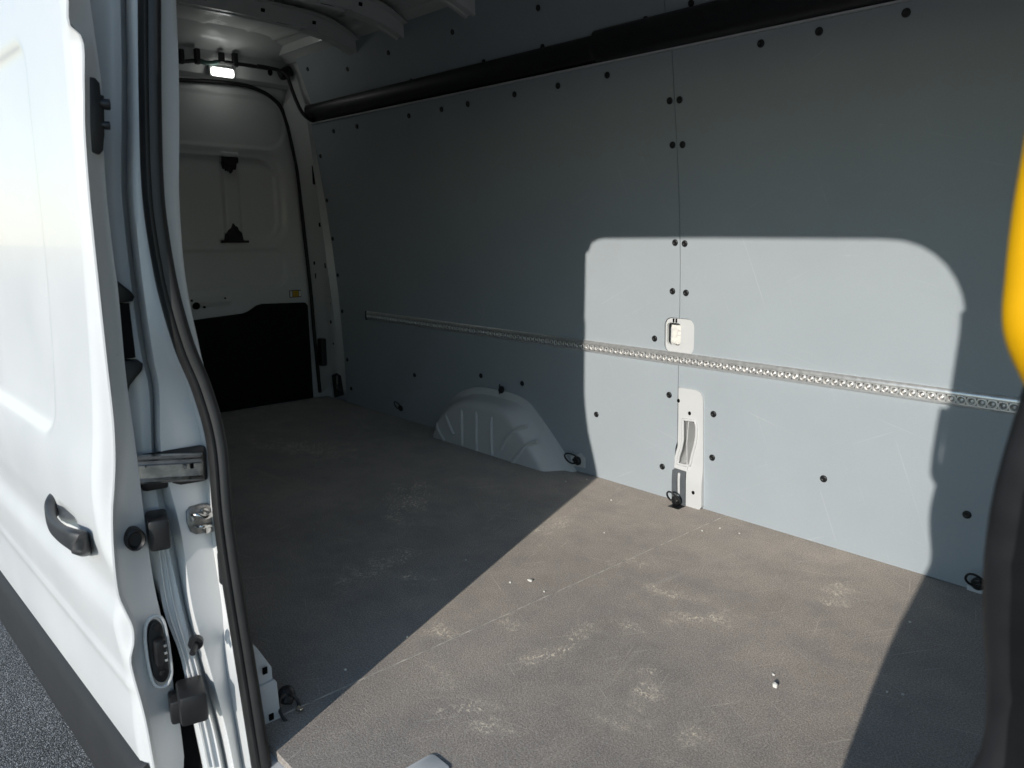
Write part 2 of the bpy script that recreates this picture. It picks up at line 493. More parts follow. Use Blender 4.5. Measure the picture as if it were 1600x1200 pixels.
# --- lining of the far wall
JX = -1.61
def wallmap(off=0.0):
    return lambda x, z: Vector((x, wy(z) - off, z))
cub_x0, cub_x1 = on_wall(1038, 525).x, on_wall(1084.5, 525).x
cub_z0, cub_z1 = on_wall(1060, 553).z, on_wall(1060, 497).z
pil = [on_wall(*p) for p in ((1060, 604.5), (1082, 609), (1094, 614), (1098.5, 626), (1098, 796))]
pil_poly = [(p.x, p.z) for p in pil] + [(on_wall(1098, 796).x, -.02), (on_wall(1053, 770).x, -.02), (on_wall(1053, 735).x, on_wall(1053, 735).z), (on_wall(1055, 700).x, on_wall(1055, 700).z), (on_wall(1059.6, 690).x, on_wall(1059, 690).z)]
ZT = 1.590                                   # top of the lower lining
PL = [on_wall(x, y) for x, y in ((486, 198), (495, 244), (510, 330), (521, 400), (530, 470), (537, 545), (541.5, 614))]
left_edge = [(p.x, p.z) for p in PL]
left_edge[0] = (left_edge[0][0], ZT); left_edge[-1] = (left_edge[-1][0], .002)
# opening halves on either side of the joint
cub = rrect(cub_x0, cub_x1, cub_z0, cub_z1, .030)
gap = .0012
def clip_left(poly, x):      # keep u <= x
    out = []
    for i in range(len(poly)):
        a, b2 = poly[i - 1], poly[i]
        ia, ib = a[0] <= x, b2[0] <= x
        if ia != ib:
            t = (x - a[0]) / (b2[0] - a[0]); out.append((x, a[1] + t * (b2[1] - a[1])))
        if ib: out.append(b2)
    return out
def mirror(poly): return [(-p[0], p[1]) for p in poly]
def clip_right(poly, x): return mirror(clip_left(mirror(poly), -x))
# rear panel: outline follows the cubby half and the pillar cut at its front edge
cl = clip_left(cub, JX - gap)
cl_arc = sorted([p for p in cl if p[0] < JX - gap - 1e-5], key=lambda p: math.atan2(p[1] - (cub_z0 + cub_z1) / 2, -(p[0] - (JX + .01))))
rear_outline = left_edge[::-1] + [(JX - gap, ZT), (JX - gap, cub_z1)] + cl_arc[::-1] + [(JX - gap, cub_z0), (JX - gap, .45)]
pz = on_wall(1059.6, 690).z
rear_outline += [(JX - gap, pz), (on_wall(1055, 700).x, on_wall(1055, 700).z), (on_wall(1053, 735).x, on_wall(1053, 735).z), (on_wall(1053, 735).x, .002)]
rear_outline = [(min(p[0], JX - gap), p[1]) for p in rear_outline]
wall_rear = from_bm('wall_panel', sheet(rear_outline, [], .09, wallmap(), Vector((0, .006, 0))), 'lining', van, fix=False)
cr = clip_right(cub, JX + gap)
cr_arc = sorted([p for p in cr if p[0] > JX + gap + 1e-5], key=lambda p: -math.atan2(p[1] - (cub_z0 + cub_z1) / 2, p[0] - (JX - .01)))
front_outline = [(JX + gap, ZT), (JX + gap, cub_z1)] + cr_arc + [(JX + gap, cub_z0), (JX + gap, pil[0].z)] + [(p.x, p.z) for p in pil[1:4]] + [(pil[4].x, .002), (.6, .002), (.6, ZT)]
wall_front = from_bm('wall_panel', sheet(front_outline, [], .09, wallmap(), Vector((0, .006, 0))), 'lining', van, fix=False)
UZ0, UZ1 = 1.685, 1.935
upper_outline = [(-3.97, UZ0), (-1.63, UZ0), (-1.63, UZ1), (-4.03, UZ1)]
wall_up = from_bm('upper_wall_panel', sheet(upper_outline, [], .08, wallmap(-.002), Vector((0, .006, 0))), 'lining', van, fix=False)
wall_up2 = from_bm('upper_wall_panel', sheet([(-1.627, UZ0), (.6, UZ0), (.6, UZ1), (-1.627, UZ1)], [], .08, wallmap(-.002), Vector((0, .006, 0))), 'lining', van, fix=False)
for o in (wall_rear, wall_front, wall_up, wall_up2):
    for p in o.data.polygons: p.use_smooth = abs(p.normal.y) > .8
    # front faces must look into the van
    bm = bmesh.new(); bm.from_mesh(o.data)
    fl = [f for f in bm.faces if abs(f.normal.y) > .8 and f.normal.y > 0]
    bmesh.ops.reverse_faces(bm, faces=fl); bm.to_mesh(o.data); bm.free()
# body skin behind the lining
from_bm('far_body_side', sheet([(XR - .05, -.2), (XF, -.2), (XF, 2.05), (XR - .05, 2.05)], [], .12, lambda x, z: Vector((x, wy(z) + .075, z)), Vector((0, .02, 0))), 'paint', van, fix=False)

# --- push plugs holding the lining
def plug_mesh():
    bm = bmesh.new()
    prof = [(.0118, 0), (.0118, .0022), (.0100, .0042), (.0048, .0050), (.0040, .0038), (0, .0036)]
    n = 14; rows = []
    for r, h in prof[:-1]: rows.append([Vector((r * math.cos(2*PI*i/n), r * math.sin(2*PI*i/n), h)) for i in range(n)])
    loft(rows, bm, True)
    c = bm.verts.new((0, 0, prof[-1][1])); bm.verts.ensure_lookup_table()
    last = bm.verts[(len(rows) - 1) * n: len(rows) * n]
    for i in range(n): bm.faces.new((last[i], last[(i + 1) % n], c))
    me = bpy.data.meshes.new('plug'); bm.to_mesh(me); bm.free(); me.materials.append(M['black'])
    for p in me.polygons: p.use_smooth = True
    return me
PM = plug_mesh()
def put_plug(px, py, parent, s=1.0, off=0.0):
    p = on_wall(px, py, off); n = wall_normal(p.z)
    o = bpy.data.objects.new('plug', PM); COL.objects.link(o); o.parent = parent
    o.matrix_world = Matrix.Translation(p) @ n.to_track_quat('Z', 'Y').to_matrix().to_4x4() @ Matrix.Scale(s, 4)
lower = [(521.5, 205), (558, 197.5), (639, 181), (690, 171), (731, 162.5), (804, 147.5), (872, 134), (949, 117.5), (1189, 68), (1280, 49), (1416, 20),
         (1046.5, 157.5), (1062, 156), (1051, 226.6), (1066.7, 226), (1055, 379), (1070, 380.6), (1051, 455), (1072, 457.6),
         (1023, 529), (1045.7, 617), (1115, 647), (1113, 715), (1035, 729), (1287, 748), (1511, 804), (932, 647.5),
         (648, 586), (751.6, 587), (816, 599), (501, 244), (511, 313), (520, 373), (528, 430), (535, 486.5), (543, 562), (549, 607)]
for px, py in lower:
    p = on_wall(px, py); put_plug(px, py, wall_rear if p.x < JX else wall_front)
for px, py in [(481, 108), (543, 108), (607, 82.5), (707, 50), (841, 12.5), (551.5, 150), (643, 126.5), (756, 97), (848, 73.5), (1009, 30.6), (1080, 5)]:
    p = on_wall(px, py, -.002); put_plug(px, py, wall_up if p.x < -1.63 else wall_up2, .95, -.002)

# --- long black cover along the wall
def cover(x0, x1, z0, z1, dep, name):
    n = 9; rows = []
    xs = [x0, x0 + .012] + [x0 + (x1 - x0) * k / 24 for k in range(1, 24)] + [x1 - .012, x1]
    for i, x in enumerate(xs):
        f = .55 if i in (0, len(xs) - 1) else 1
        row = []
        for k in range(n + 1):
            a = PI * k / n
            z = (z0 + z1) / 2 - math.cos(a) * (z1 - z0) / 2 * (.92 if f < 1 else 1)
            row.append(Vector((x, wy(z) + .004 - dep * f * (math.sin(a) ** .7), z)))
        row.append(Vector((x, wy(z1) + .012, z1))); row.insert(0, Vector((x, wy(z0) + .012, z0)))
        rows.append(row)
    bm = loft(rows)
    for r in (rows[0], rows[-1]): bm.faces.new([bm.verts.new(p) for p in r])
    return from_bm(name, bm, 'black', van, 40)
xj = on_wall(925, 85, .03).x
cover(-4.02, xj, 1.603, 1.690, .036, 'cover_strip')
cover(xj - .004, .6, 1.597, 1.702, .046, 'cover_strip')
# pale edge of the body rail under the cover
from_bm('rail_lip', sweep([Vector((x, wy(1.593) - .004, 1.5935)) for x in (-4.06, -3, -2, -1, 0, .6)], [(-.006, -.0028), (.006, -.0028), (.006, .0028), (-.006, .0028)]), 'paint', van)

# --- cargo rail (lashing track)
RX0, RX1, RZ = on_wall(575, 494).x, -.30, .552
def rail_pt(x, z, d): return Vector((x, wy(RZ) - d + (wy(RZ + z) - wy(RZ)) * .6, RZ + z))
bm = bmesh.new()
prof = [(-.0235, -.001), (-.0235, .003), (-.0165, .0105), (-.0135, .0105)]
prof_top = [(.0075, .0105), (.0105, .0115), (.0205, .0085), (.0235, .005), (.0235, -.001)]
for pf in (prof, prof_top):
    loft([[rail_pt(x, z, d) for z, d in pf] for x in (RX0, RX1)], bm)
pitch = .0254; zc = -.003; r_h = .0082; n = 12
cells = int((RX1 - RX0) / pitch)
loft([[rail_pt(RX0, -.0135, .0015), rail_pt(RX0, .0075, .0015)], [rail_pt(RX1, -.0135, .0015), rail_pt(RX1, .0075, .0015)]], bm)
for i in range(cells):
    xc = RX0 + pitch * (i + .5)
    outer = []; inner = []; rim = []; deep = []
    for k in range(n):
        a = 2*PI*k/n + PI/n
        c, s = math.cos(a), math.sin(a)
        f = 1 / max(abs(c) / (pitch / 2), abs(s) / .0105)
        outer.append(bm.verts.new(rail_pt(xc + c * f, zc + s * f, .0105)))
        rim.append(bm.verts.new(rail_pt(xc + c * r_h * 1.26, zc + s * r_h * 1.2, .0106)))
        inner.append(bm.verts.new(rail_pt(xc + c * r_h * 1.1, zc + s * r_h * 1.1, .0128)))
        deep.append(bm.verts.new(rail_pt(xc + c * r_h * .92, zc + s * r_h * .92, .004)))
    for k in range(n):
        j = (k + 1) % n
        for A, B in ((outer, rim), (rim, inner), (inner, deep)): bm.faces.new((A[k], A[j], B[j], B[k]))
    # stud head at the bottom of the hole catches the light
    cc = bm.verts.new(rail_pt(xc, zc, .0075))
    rg = [bm.verts.new(rail_pt(xc + math.cos(2*PI*k/8) * .0048, zc + math.sin(2*PI*k/8) * .0048, .0035)) for k in range(8)]
    for k in range(8): bm.faces.new((rg[k], rg[(k + 1) % 8], cc))
rail = from_bm('cargo_rail', bm, 'alu', van, 40)
from_bm('track_shade_strip', loft([[rail_pt(x, -.013, .0030), rail_pt(x, .007, .0030)] for x in (RX0, RX1)]), 'dull_steel', rail)  # darker strip laid in to paint shade behind the track holes
from_bm('rail_end_cap', box_bm((RX0 - .004, wy(RZ) - .006, RZ - .001), (.010, .014, .049), .002), 'black', rail)

# --- storage pocket in the pillar and the white pillar foot
cx = (cub_x0 + cub_x1) / 2
hole = rrect(cub_x0 + .004, JX + .001, cub_z0 + .028, cub_z1 - .020, .016)
pk = part('pillar_pocket', van)
from_bm('pocket_plate', sheet(rrect(cub_x0 - .02, cub_x1 + .02, cub_z0 - .02, cub_z1 + .02, .03), [hole], .03, lambda x, z: Vector((x, wy(z) + .008 + (.0 if x > JX else .002), z)), Vector((0, .012, 0))), 'paint', pk, 30)
bm = box_bm((cub_x0 + .05, wy(.64) + .055, (cub_z0 + cub_z1) / 2), (.13, .012, .13))
from_bm('pocket_back', bm, 'paint', pk)
for dx in (.034, .046):
    from_bm('slot', box_bm((cub_x0 + dx, wy(.69) + .0075, cub_z1 - .011), (.006, .004, .014), .001), 'dark', pk)
# raised crumpled film inside the pocket
rows = []
for i in range(9):
    rows.append([Vector((cub_x0 + .012 + .055 * j / 8, wy(.64) + .032 + random.uniform(-.006, .006), cub_z0 + .03 + .07 * i / 8)) for j in range(9)])
from_bm('inner_film', loft(rows), 'scrap', pk, 60)

foot = part('pillar_foot', van)
def zz(pts, sx=1/3., ox=1000, oy=420, off=.004):
    return [(lambda p: (p.x, p.z))(on_wall(ox + x * sx, oy + y * sx, off)) for x, y in pts]
out = zz([(182, 556), (225, 562), (262, 568), (284, 580), (295, 604), (297, 640), (297, 1000), (296, 1112), (288, 1124), (243, 1136), (224, 1130), (224, 950), (164, 930), (164, 882), (178, 830), (181, 700)])
hol = zz([(204, 705), (232, 708), (260, 712), (268, 740), (266, 790), (260, 822), (247, 870), (236, 922), (210, 920), (181, 912), (184, 880), (196, 842), (204, 800)])
def footmap(x, z):
    bulge = .010 * max(0, min(1, (.16 - z) / .06))
    # turned edge along both sides
    return Vector((x, wy(z) - .006 - bulge, z))
from_bm('pressed_plate', sheet(out, [hol], .02, footmap, Vector((0, .05, 0))), 'paint', foot, 30)
rim = [footmap(*p) + Vector((0, -.001, 0)) for p in resample(hol, .012)]
from_bm('opening_rim', sweep(rim, circ(.0055, 8), up=Vector((0, 1, 0.01)), closed=True), 'paint', foot, 60)
h0 = zz([(234, 677)])[0]
for hx, hz in (zz([(234, 677)])[0], zz([(258, 1046)])[0], zz([(182, 618)])[0]):
    o = from_bm('bolt_hole', prism([(hx + .0065 * math.cos(a*PI/5), hz + .0075 * math.sin(a*PI/5)) for a in range(10)], lambda x, z: footmap(x, z) + Vector((0, -.0008, 0)), Vector((0, .002, 0))), 'dark', foot)
# inside of the opening: body side with a dark window
zl = (hol[0][1] + hol[7][1]) / 2
from_bm('cavity_back', box_bm(((hol[0][0] + hol[2][0]) / 2 + .02, wy(.25) + .058, zl), (.16, .010, .26)), 'paint', foot)
bx0, bz0 = zz([(196, 820)])[0]; bx1, bz1 = zz([(218, 895)])[0]
from_bm('cavity_slot', box_bm(((bx0 + bx1) / 2 + .01, wy(.2) + .046, (bz0 + bz1) / 2 + .005), (abs(bx1 - bx0), .006, abs(bz1 - bz0))), 'dark', foot)
q0, q1 = zz([(232, 712)])[0], zz([(228, 918)])[0]
from_bm('cavity_flange', sweep([Vector((q0[0], wy(.3) + .02, q0[1] + .02)), Vector((q0[0] - .006, wy(.25) + .02, (q0[1] + q1[1]) / 2)), Vector((q1[0], wy(.2) + .02, q1[1] - .02))], [(-.0015, -.03), (.0015, -.03), (.0015, .03), (-.0015, .03)], up=Vector((0, 1, 0))), 'paint', foot)
gp = zz([(160, 938), (172, 934), (222, 948), (223, 1130), (160, 1112)])
gs = zz([(183, 958), (190, 950), (198, 958), (198, 1108), (185, 1104)])
from_bm('slotted_plate', sheet(gp, [gs], .02, lambda x, z: footmap(x, z) + Vector((0, -.004, 0)), Vector((0, .004, 0))), 'grey_plate', foot, 30)
from_bm('pressed_plate', prism(zz([(158, 936), (224, 950), (224, 1130), (158, 1112)]), lambda x, z: footmap(x, z) + Vector((0, .0005, 0)), Vector((0, .03, 0))), 'paint', foot)

# --- wheel arch
arch = part('wheel_arch', van)
def onf(px, py): return at_z(px, py, 0)
out_px = [(676, 676), (686, 655), (702, 636), (722, 619), (737, 612), (748, 607), (775, 611), (805, 617), (823, 623), (832, 632), (843, 648), (862, 676), (880, 702), (893, 722)]
flange = [on_wall(*p) for p in out_px]
flange[0].z = -.003; flange[-1].z = -.003
base0 = onf(673, 683); base1 = onf(846, 737)
YF = 2.238
# outline seen in the (x, z) plane, pulled in step by step towards the front face
x0, x1 = base0.x, base1.x + .01
def ring(dx0, dx1, top, y, r=.06):
    """arch outline: left foot, slanted shoulders, rounded"""
    L0, R0 = x0 + dx0, x1 - dx1
    pts = [(0, 0), (.02, .20), (.06, .42), (.12, .62), (.19, .79), (.27, .91), (.36, .985), (.5, 1.0), (.62, .985), (.69, .93), (.745, .82), (.85, .50), (.93, .24), (1, 0)]
    return [Vector((L0 + (R0 - L0) * f_, y, top * z - .003)) for f_, z in pts]
R = [ring(-.085, -.092, .290, 2.352), ring(-.083, -.090, .288, 2.331), ring(-.075, -.082, .280, 2.326), ring(-.046, -.052, .258, 2.322), ring(-.030, -.036, .250, 2.305),
     ring(-.012, -.016, .243, 2.270), ring(-.004, -.006, .238, 2.254), ring(.004, .004, .228, 2.244), ring(.016, .018, .214, 2.2395), ring(.03, .034, .198, 2.238)]
R = [smooth_path(r, 4) for r in R]
bm = loft(R)
last = R[-1]
f = bm.faces.new([v for v in bm.verts[:]][-len(last):])
arch_o = from_bm('arch_shell', bm, 'paint', arch, 50)
def rib(pts, r=.0098): return from_bm('rib', tube(pts, r, 8, up=Vector((1, .2, 0)), sm=6), 'paint', arch, 70)
def rx(px, py):
    p = at_y(px, py, YF); return p.x, p.z
def ribz(pxs):
    out = []
    for px, py, y in pxs:
        out.append(at_y(px, py, y))
    return out
rib(ribz([(727, 630, 2.262), (722.5, 640, 2.245), (721.5, 655, 2.2375), (722, 695, 2.2375)]))
rib(ribz([(751, 634, 2.262), (745.5, 644, 2.245), (744, 660, 2.2375), (745, 704, 2.2375)]))
rib(ribz([(776, 641, 2.262), (770, 651, 2.245), (767.5, 666, 2.2375), (769, 711, 2.2375)]))
rib(ribz([(698, 645, 2.250), (699, 655, 2.2395), (704, 668, 2.2375), (709, 679, 2.2375)]))
rib(ribz([(685, 660, 2.250), (684, 668, 2.2405), (688, 678, 2.2375), (695, 689, 2.2375)]))
rib(ribz([(822, 666, 2.262), (806, 672, 2.247), (792, 686, 2.2375), (783, 702, 2.2375)]))
rib(ribz([(840, 690, 2.262), (825, 695, 2.249), (812, 708, 2.2375), (801, 722, 2.2375)]))

# --- lashing rings
def lashing_meshes():
    b1 = bmesh.new(); n = 14
    rows = [[Vector((r * math.cos(2*PI*i/n), r * math.sin(2*PI*i/n), h)) for i in range(n)] for r, h in ((.020, 0), (.020, .007), (.015, .013), (.008, .016), (.003, .016))]
    loft(rows, b1, True)
    join(b1, box_bm((0, .012, .010), (.022, .014, .016), .003))
    b2 = bmesh.new()
    pts = []
    for i in range(18):
        a = 2*PI*i/18
        pts.append(Vector((.024 * math.cos(a) * (1 - .18 * math.sin(a)), .030 + .030 * math.sin(a), .012 + .016 * (.5 + .5*math.sin(a)))))
    sweep(pts, circ(.0036, 8), up=Vector((0, .3, 1)), bm=b2, closed=True)
    out = []
    for nme, b3 in (('base', b1), ('ring', b2)):
        bmesh.ops.recalc_face_normals(b3, faces=b3.faces)
        me = bpy.data.meshes.new(nme); b3.to_mesh(me); b3.free(); me.materials.append(M['black'])
        for p in me.polygons: p.use_smooth = True
        out.append(me)
    return out
LB, LR = lashing_meshes()
def lashing(pos, n, spin, s=1.0, lay=0.0):
    e = part('lashing_ring', van)
    q = Vector(n).normalized().to_track_quat('Z', 'Y').to_matrix().to_4x4()
    e.matrix_world = Matrix.Translation(pos) @ q @ Matrix.Rotation(spin, 4, 'Z') @ Matrix.Scale(s, 4)
    a = bpy.data.objects.new('base', LB); COL.objects.link(a); a.parent = e
    c = bpy.data.objects.new('ring', LR); COL.objects.link(c); c.parent = e; c.rotation_euler = (lay, 0, 0)
    return e
WN = Vector((0, -1, 0))
lashing(at_y(1057, 782, 2.312), WN, 0, .95, .35)
from_bm('ring_foot', box_bm(at_y(1057, 791.5, 2.305) + Vector((0, 0, -.002)), (.05, .05, .008), .002), 'black', van)
lashing(on_wall(903, 720, .006), WN, .9, .95, .3)
from_bm('ring_bracket', prism([(lambda p: (p.x, p.z))(on_wall(*q)) for q in ((893, 713), (908, 708), (915, 716), (915, 731), (893, 727))], wallmap(.005), Vector((0, .01, 0))), 'paint', van)
lashing(on_wall(784, 609, .034), (0.0, -1, .25), -1.35, .85, .5)
lashing(on_wall(627, 638, .0), WN, .4, .8, .2)
lashing(on_wall(1529, 912, .0), WN, .2, .95, .4)
from_bm('ring_bracket', box_bm(on_wall(1524, 918, .003) + Vector((0, 0, -.006)), (.04, .012, .016), .002), 'paint', van)

# --- rear door, seen from inside
door = part('rear_door', van)
def rr_sd(y, z, y0, y1, z0, z1, r):
    qx = abs(y - (y0 + y1) / 2) - (y1 - y0) / 2 + r; qz = abs(z - (z0 + z1) / 2) - (z1 - z0) / 2 + r
    return math.hypot(max(qx, 0), max(qz, 0)) + min(max(qx, qz), 0) - r
def sst(a, b2, v):
    t = max(0, min(1, (v - a) / (b2 - a))); return t * t * (3 - 2 * t)
def door_h(y, z):
    h = 0
    h -= .010 *  (1 - sst(-.03, .02, rr_sd(y, z, 1.05, 2.15, .93, 1.45, .13)))
    h -= .014 * (1 - sst(-.003, .005, rr_sd(y, z, 1.05, 2.10, .965, 1.405, .11)))
    h -= .016 * (1 - sst(-.006, .006, rr_sd(y, z, 1.05, 2.135, .700, .905, .07)))
    h -= .007 * (1 - sst(-.008, .008, rr_sd(y, z, 1.0, 2.17, 1.47, 1.735, .12)))
    h += .018 * (1 - sst(-.006, .006, rr_sd(y, z, 1.795, 1.885, .93, 1.45, .02))) if .95 < z < 1.43 else 0
    h += .010 * (1 - sst(-.03, .0, rr_sd(y, z, 1.1, 1.80, .60, .66, .03)))
    return h
gpx = [(150, 121), (220, 122), (280, 125), (340, 128), (380, 133), (405, 141), (425, 153), (440, 170), (450, 200), (458, 235), (465, 270), (475, 360), (485, 450), (492, 530), (500, 613)]
XG = XR + .03
gas = [at_x(x, y, XG) for x, y in gpx]
ny, nz = 190, 200
edge_tab = sorted([(p.z, p.y) for p in gas[4:]])
bm = bmesh.new(); rows = []
for i in range(nz + 1):
    z = 1.81 * i / nz
    rows.append([Vector((XR + door_h(y, z), y, z)) for y in [.62 + (2.33 - .62) * j / ny for j in range(ny + 1)]])
from_bm('inner_panel', loft(rows), 'paint', door, 60)
from_bm('gasket', tube(gas, .011, 8, up=Vector((1, 0, 0))), 'gasket', door, 60)
poly = [(2.258, .004), (2.252, .575), (2.236, .592), (1.97, .600), (1.935, .592), (1.885, .562), (1.85, .552), (1.58, .535), (.66, .50), (.66, .004)]
from_bm('lower_trim', prism(poly, lambda y, z: Vector((XR + .026, y, z)), Vector((-.03, 0, 0)), .008), 'trim_black', door, 40)
# adhesive smears on the middle bar
def smear(cx_, cz_, w, hgt, down):
    n = 22; rows = []
    for k in range(n + 1):
        t = k / n
        if down: env = .62 + .38 * (1 - abs(2*t - 1)) if abs(2*t - 1) < .8 else .35
        else: env = max(.08, 1 - abs(2*t - 1) ** .85) if abs(2*t - 1) < .62 else .08
        hh = hgt * env * random.uniform(.78, 1.0)
        lo, hi = (-hh, .006) if down else (-.005, hh)
        y = cx_ - w / 2 + w * t
        rows.append([Vector((XR - .014, y, cz_ + lo)), Vector((XR + .012, y, cz_ + lo)), Vector((XR + .018, y, cz_ + (lo + hi) / 2)), Vector((XR + .012, y, cz_ + hi)), Vector((XR - .014, y, cz_ + hi))])
    return from_bm('sealant_smear', loft(rows), 'sealant', door)
t1 = at_x(357, 247, XR); smear(t1.y, t1.z, .095, .085, True)
t2 = at_x(366, 378, XR); smear(t2.y, t2.z, .16, .12, False)
st = at_x(461.5, 459, XR + .004)
sk = from_bm('warning_sticker', box_bm(st, (.002, .075, .042), 0), 'gasket', door)
from_bm('warning_sticker', box_bm(st + Vector((.0012, .002, 0)), (.002, .034, .034)), 'sticker_yellow', door)
for dy in (-.027, .029): from_bm('warning_sticker', box_bm(st + Vector((.0012, dy, 0)), (.002, .014, .034)), 'sticker_white', door)
for dz in (-.007, .006): from_bm('sticker_mark', box_bm(st + Vector((.0024, .002, dz)), (.001, .016, .003)), 'gasket', door)
for px, py, r in ((307, 478, .020), (300, 470, .006), (320, 480, .006), (352, 466, .005)):
    p = at_x(px, py, XR + .011)
    from_bm('access_hole', prism([(p.y + r * math.cos(a*PI/8), p.z + r * math.sin(a*PI/8)) for a in range(16)], lambda y, z: Vector((p.x, y, z)), Vector((-.02, 0, 0))), 'dark', door)

# --- frame round the rear door: header, corner pillar
frame = part('rear_frame', van)
XH = -4.17
hdr = []
for z, x in ((1.80, XG - .012), (1.815, -4.185), (1.86, XH), (1.93, XH), (1.965, -4.10), (1.99, -4.04), (2.06, -3.97)):
    hdr.append([Vector((x, y, z - .05 * max(0, (y - 1.9)) ** 2)) for y in [.55 + .0875 * k for k in range(20)]])
from_bm('header', loft(hdr), 'paint', frame, 50)
# seam in the header and its bolt holes
rows_g = [(462, 95), (440, 170), (450, 200), (458, 235), (465, 270), (470, 315), (475, 360), (480, 405), (485, 450), (492, 530), (500, 616)]
pr = []
ridge_px = [(452, 92), (455, 150), (462, 190), (468, 219), (476, 265), (482, 308), (489, 360), (495, 405), (501, 450), (509, 520), (516, 596)]
mid_px = [(468, 92), (476, 160), (480, 190), (484, 219), (490, 262), (496, 308), (504, 360), (510, 405), (516, 450), (526, 525), (533, 607)]
edge_px = [(474, 92), (484, 165), (487, 200), (491, 224), (498, 262), (506, 308), (514, 360), (521, 403), (527, 448), (536, 535), (543, 618)]
for g, r_, m_, e_ in zip(rows_g, ridge_px, mid_px, edge_px):
    a = at_x(*g, XG - .012); b2 = at_x(*r_, -4.135); c = at_x(*m_, -4.02)
    d = on_wall(*e_); d = Vector((d.x + .012, wy(d.z) + .006, d.z))
    c2 = c.lerp(d, .85) + Vector((-.004, .004, 0))
    pr.append([a, a.lerp(b2, .35) + Vector((.01, -.004, 0)), b2, b2.lerp(c, .5) + Vector((-.012, .006, 0)), c, c2, d])
from_bm('corner_pillar', loft(pr), 'paint', frame, 35)
# punched holes in the pillar
def pill_hole(px, py, w, hgt, x, nm='punched_hole'):
    p = at_x(px, py, x)
    return from_bm(nm, box_bm(p, (w * .7, w * .7, hgt), min(w, hgt) * .2, 1, Matrix.Rotation(-.7, 3, 'Z')), 'dark', frame)
for px, py, w, hgt in ((500, 351, .020, .026), (491, 262, .012, .012), (491, 411, .012, .02), (508, 415, .010, .03), (516, 418, .010, .012), (517, 474, .010, .012), (517, 503, .010, .02), (526, 518, .010, .012), (521, 537, .010, .012), (530, 555, .022, .024), (493, 431, .008, .03)):
    pill_hole(px, py, w, hgt, -4.045)
pill_hole(491, 273, .03, .11, -4.035, 'dark_pad')
from_bm('latch_block', box_bm(at_x(503.5, 550, -4.11), (.05, .035, .165), .006), 'black', frame)
from_bm('ring_plate', prism([(lambda p: (p.y, p.z))(at_x(*q, -3.99)) for q in ((519, 586), (526, 583), (532, 587), (537, 617), (523, 621))], lambda y, z: Vector((-3.985, y, z)), Vector((-.01, 0, 0))), 'black', frame)
from_bm('ring_shank', box_bm(at_x(526.5, 598, -3.978), (.010, .012, .085), .003), 'steel', frame)
lashing(at_x(531, 610, -3.965), (.8, -.6, 0), .6, .85, .3)
# wiring over the door
wire = [at_x(x, y, -4.145) for x, y in ((200, 96), (283, 96), (300, 95), (312, 94), (325, 98), (340, 97), (358, 98), (380, 101), (400, 104), (418, 107))]
from_bm('wiring', tube(wire, .010, 8, up=Vector((1, 0, 0))), 'gasket', frame, 60)
from_bm('wiring', tube([at_x(x, y, -4.14) for x, y in ((309, 94), (318, 97), (330, 98.5), (340, 97))], .012, 8, up=Vector((1, 0, 0))), 'cable_green', frame, 60)
from_bm('wiring', tube([at_x(x, y, q) for x, y, q in ((402, 103, -4.13), (420, 106, -4.12), (436, 110, -4.11), (447, 116, -4.08), (452, 128, -4.06), (458, 145, -4.04), (464, 160, -4.01), (471, 174, -3.985), (480, 184, -3.96), (491, 189, -3.95))], .010, 8, up=Vector((1, 0, 0))), 'gasket', frame, 60)
from_bm('wiring_grommet', box_bm(at_x(446, 114, -4.12), (.05, .085, .06), .02, 3, Matrix.Rotation(.5, 3, 'X')), 'gasket', frame, 60)
for px, py, s in ((283, 86, .07), (308, 86, .075), (346, 88, .05), (367, 92, .07)):
    from_bm('wiring_clip', box_bm(at_x(px, py + 2, -4.142), (.03, .026, s), .005), 'gasket', frame)
from_bm('punched_hole', prism([(lambda p: (p.y + .014*math.cos(a*PI/6), p.z + .018*math.sin(a*PI/6)))(at_x(422, 113, XH)) for a in range(12)], lambda y, z: Vector((XH + .0015, y, z)), Vector((-.004, 0, 0))), 'dark', frame)
lamp = part('cargo_lamp', van)
lp = at_x(347, 113, -4.15)
from_bm('housing', box_bm(lp + Vector((-.008, 0, .002)), (.02, .135, .052), .008), 'sticker_white', lamp, 50)
from_bm('lens', box_bm(lp + Vector((.008, 0, -.002)), (.026, .118, .042), .012, 3), 'lamp', lamp, 50)
ld = bpy.data.lights.new('cargo_lamp_light', 'POINT'); ld.energy = .10; ld.shadow_soft_size = .03; ld.color = (.95, 1, .95)
lo = bpy.data.objects.new('cargo_lamp_light', ld); lo.location = lp + Vector((.07, 0, -.03)); COL.objects.link(lo); lo.parent = lamp

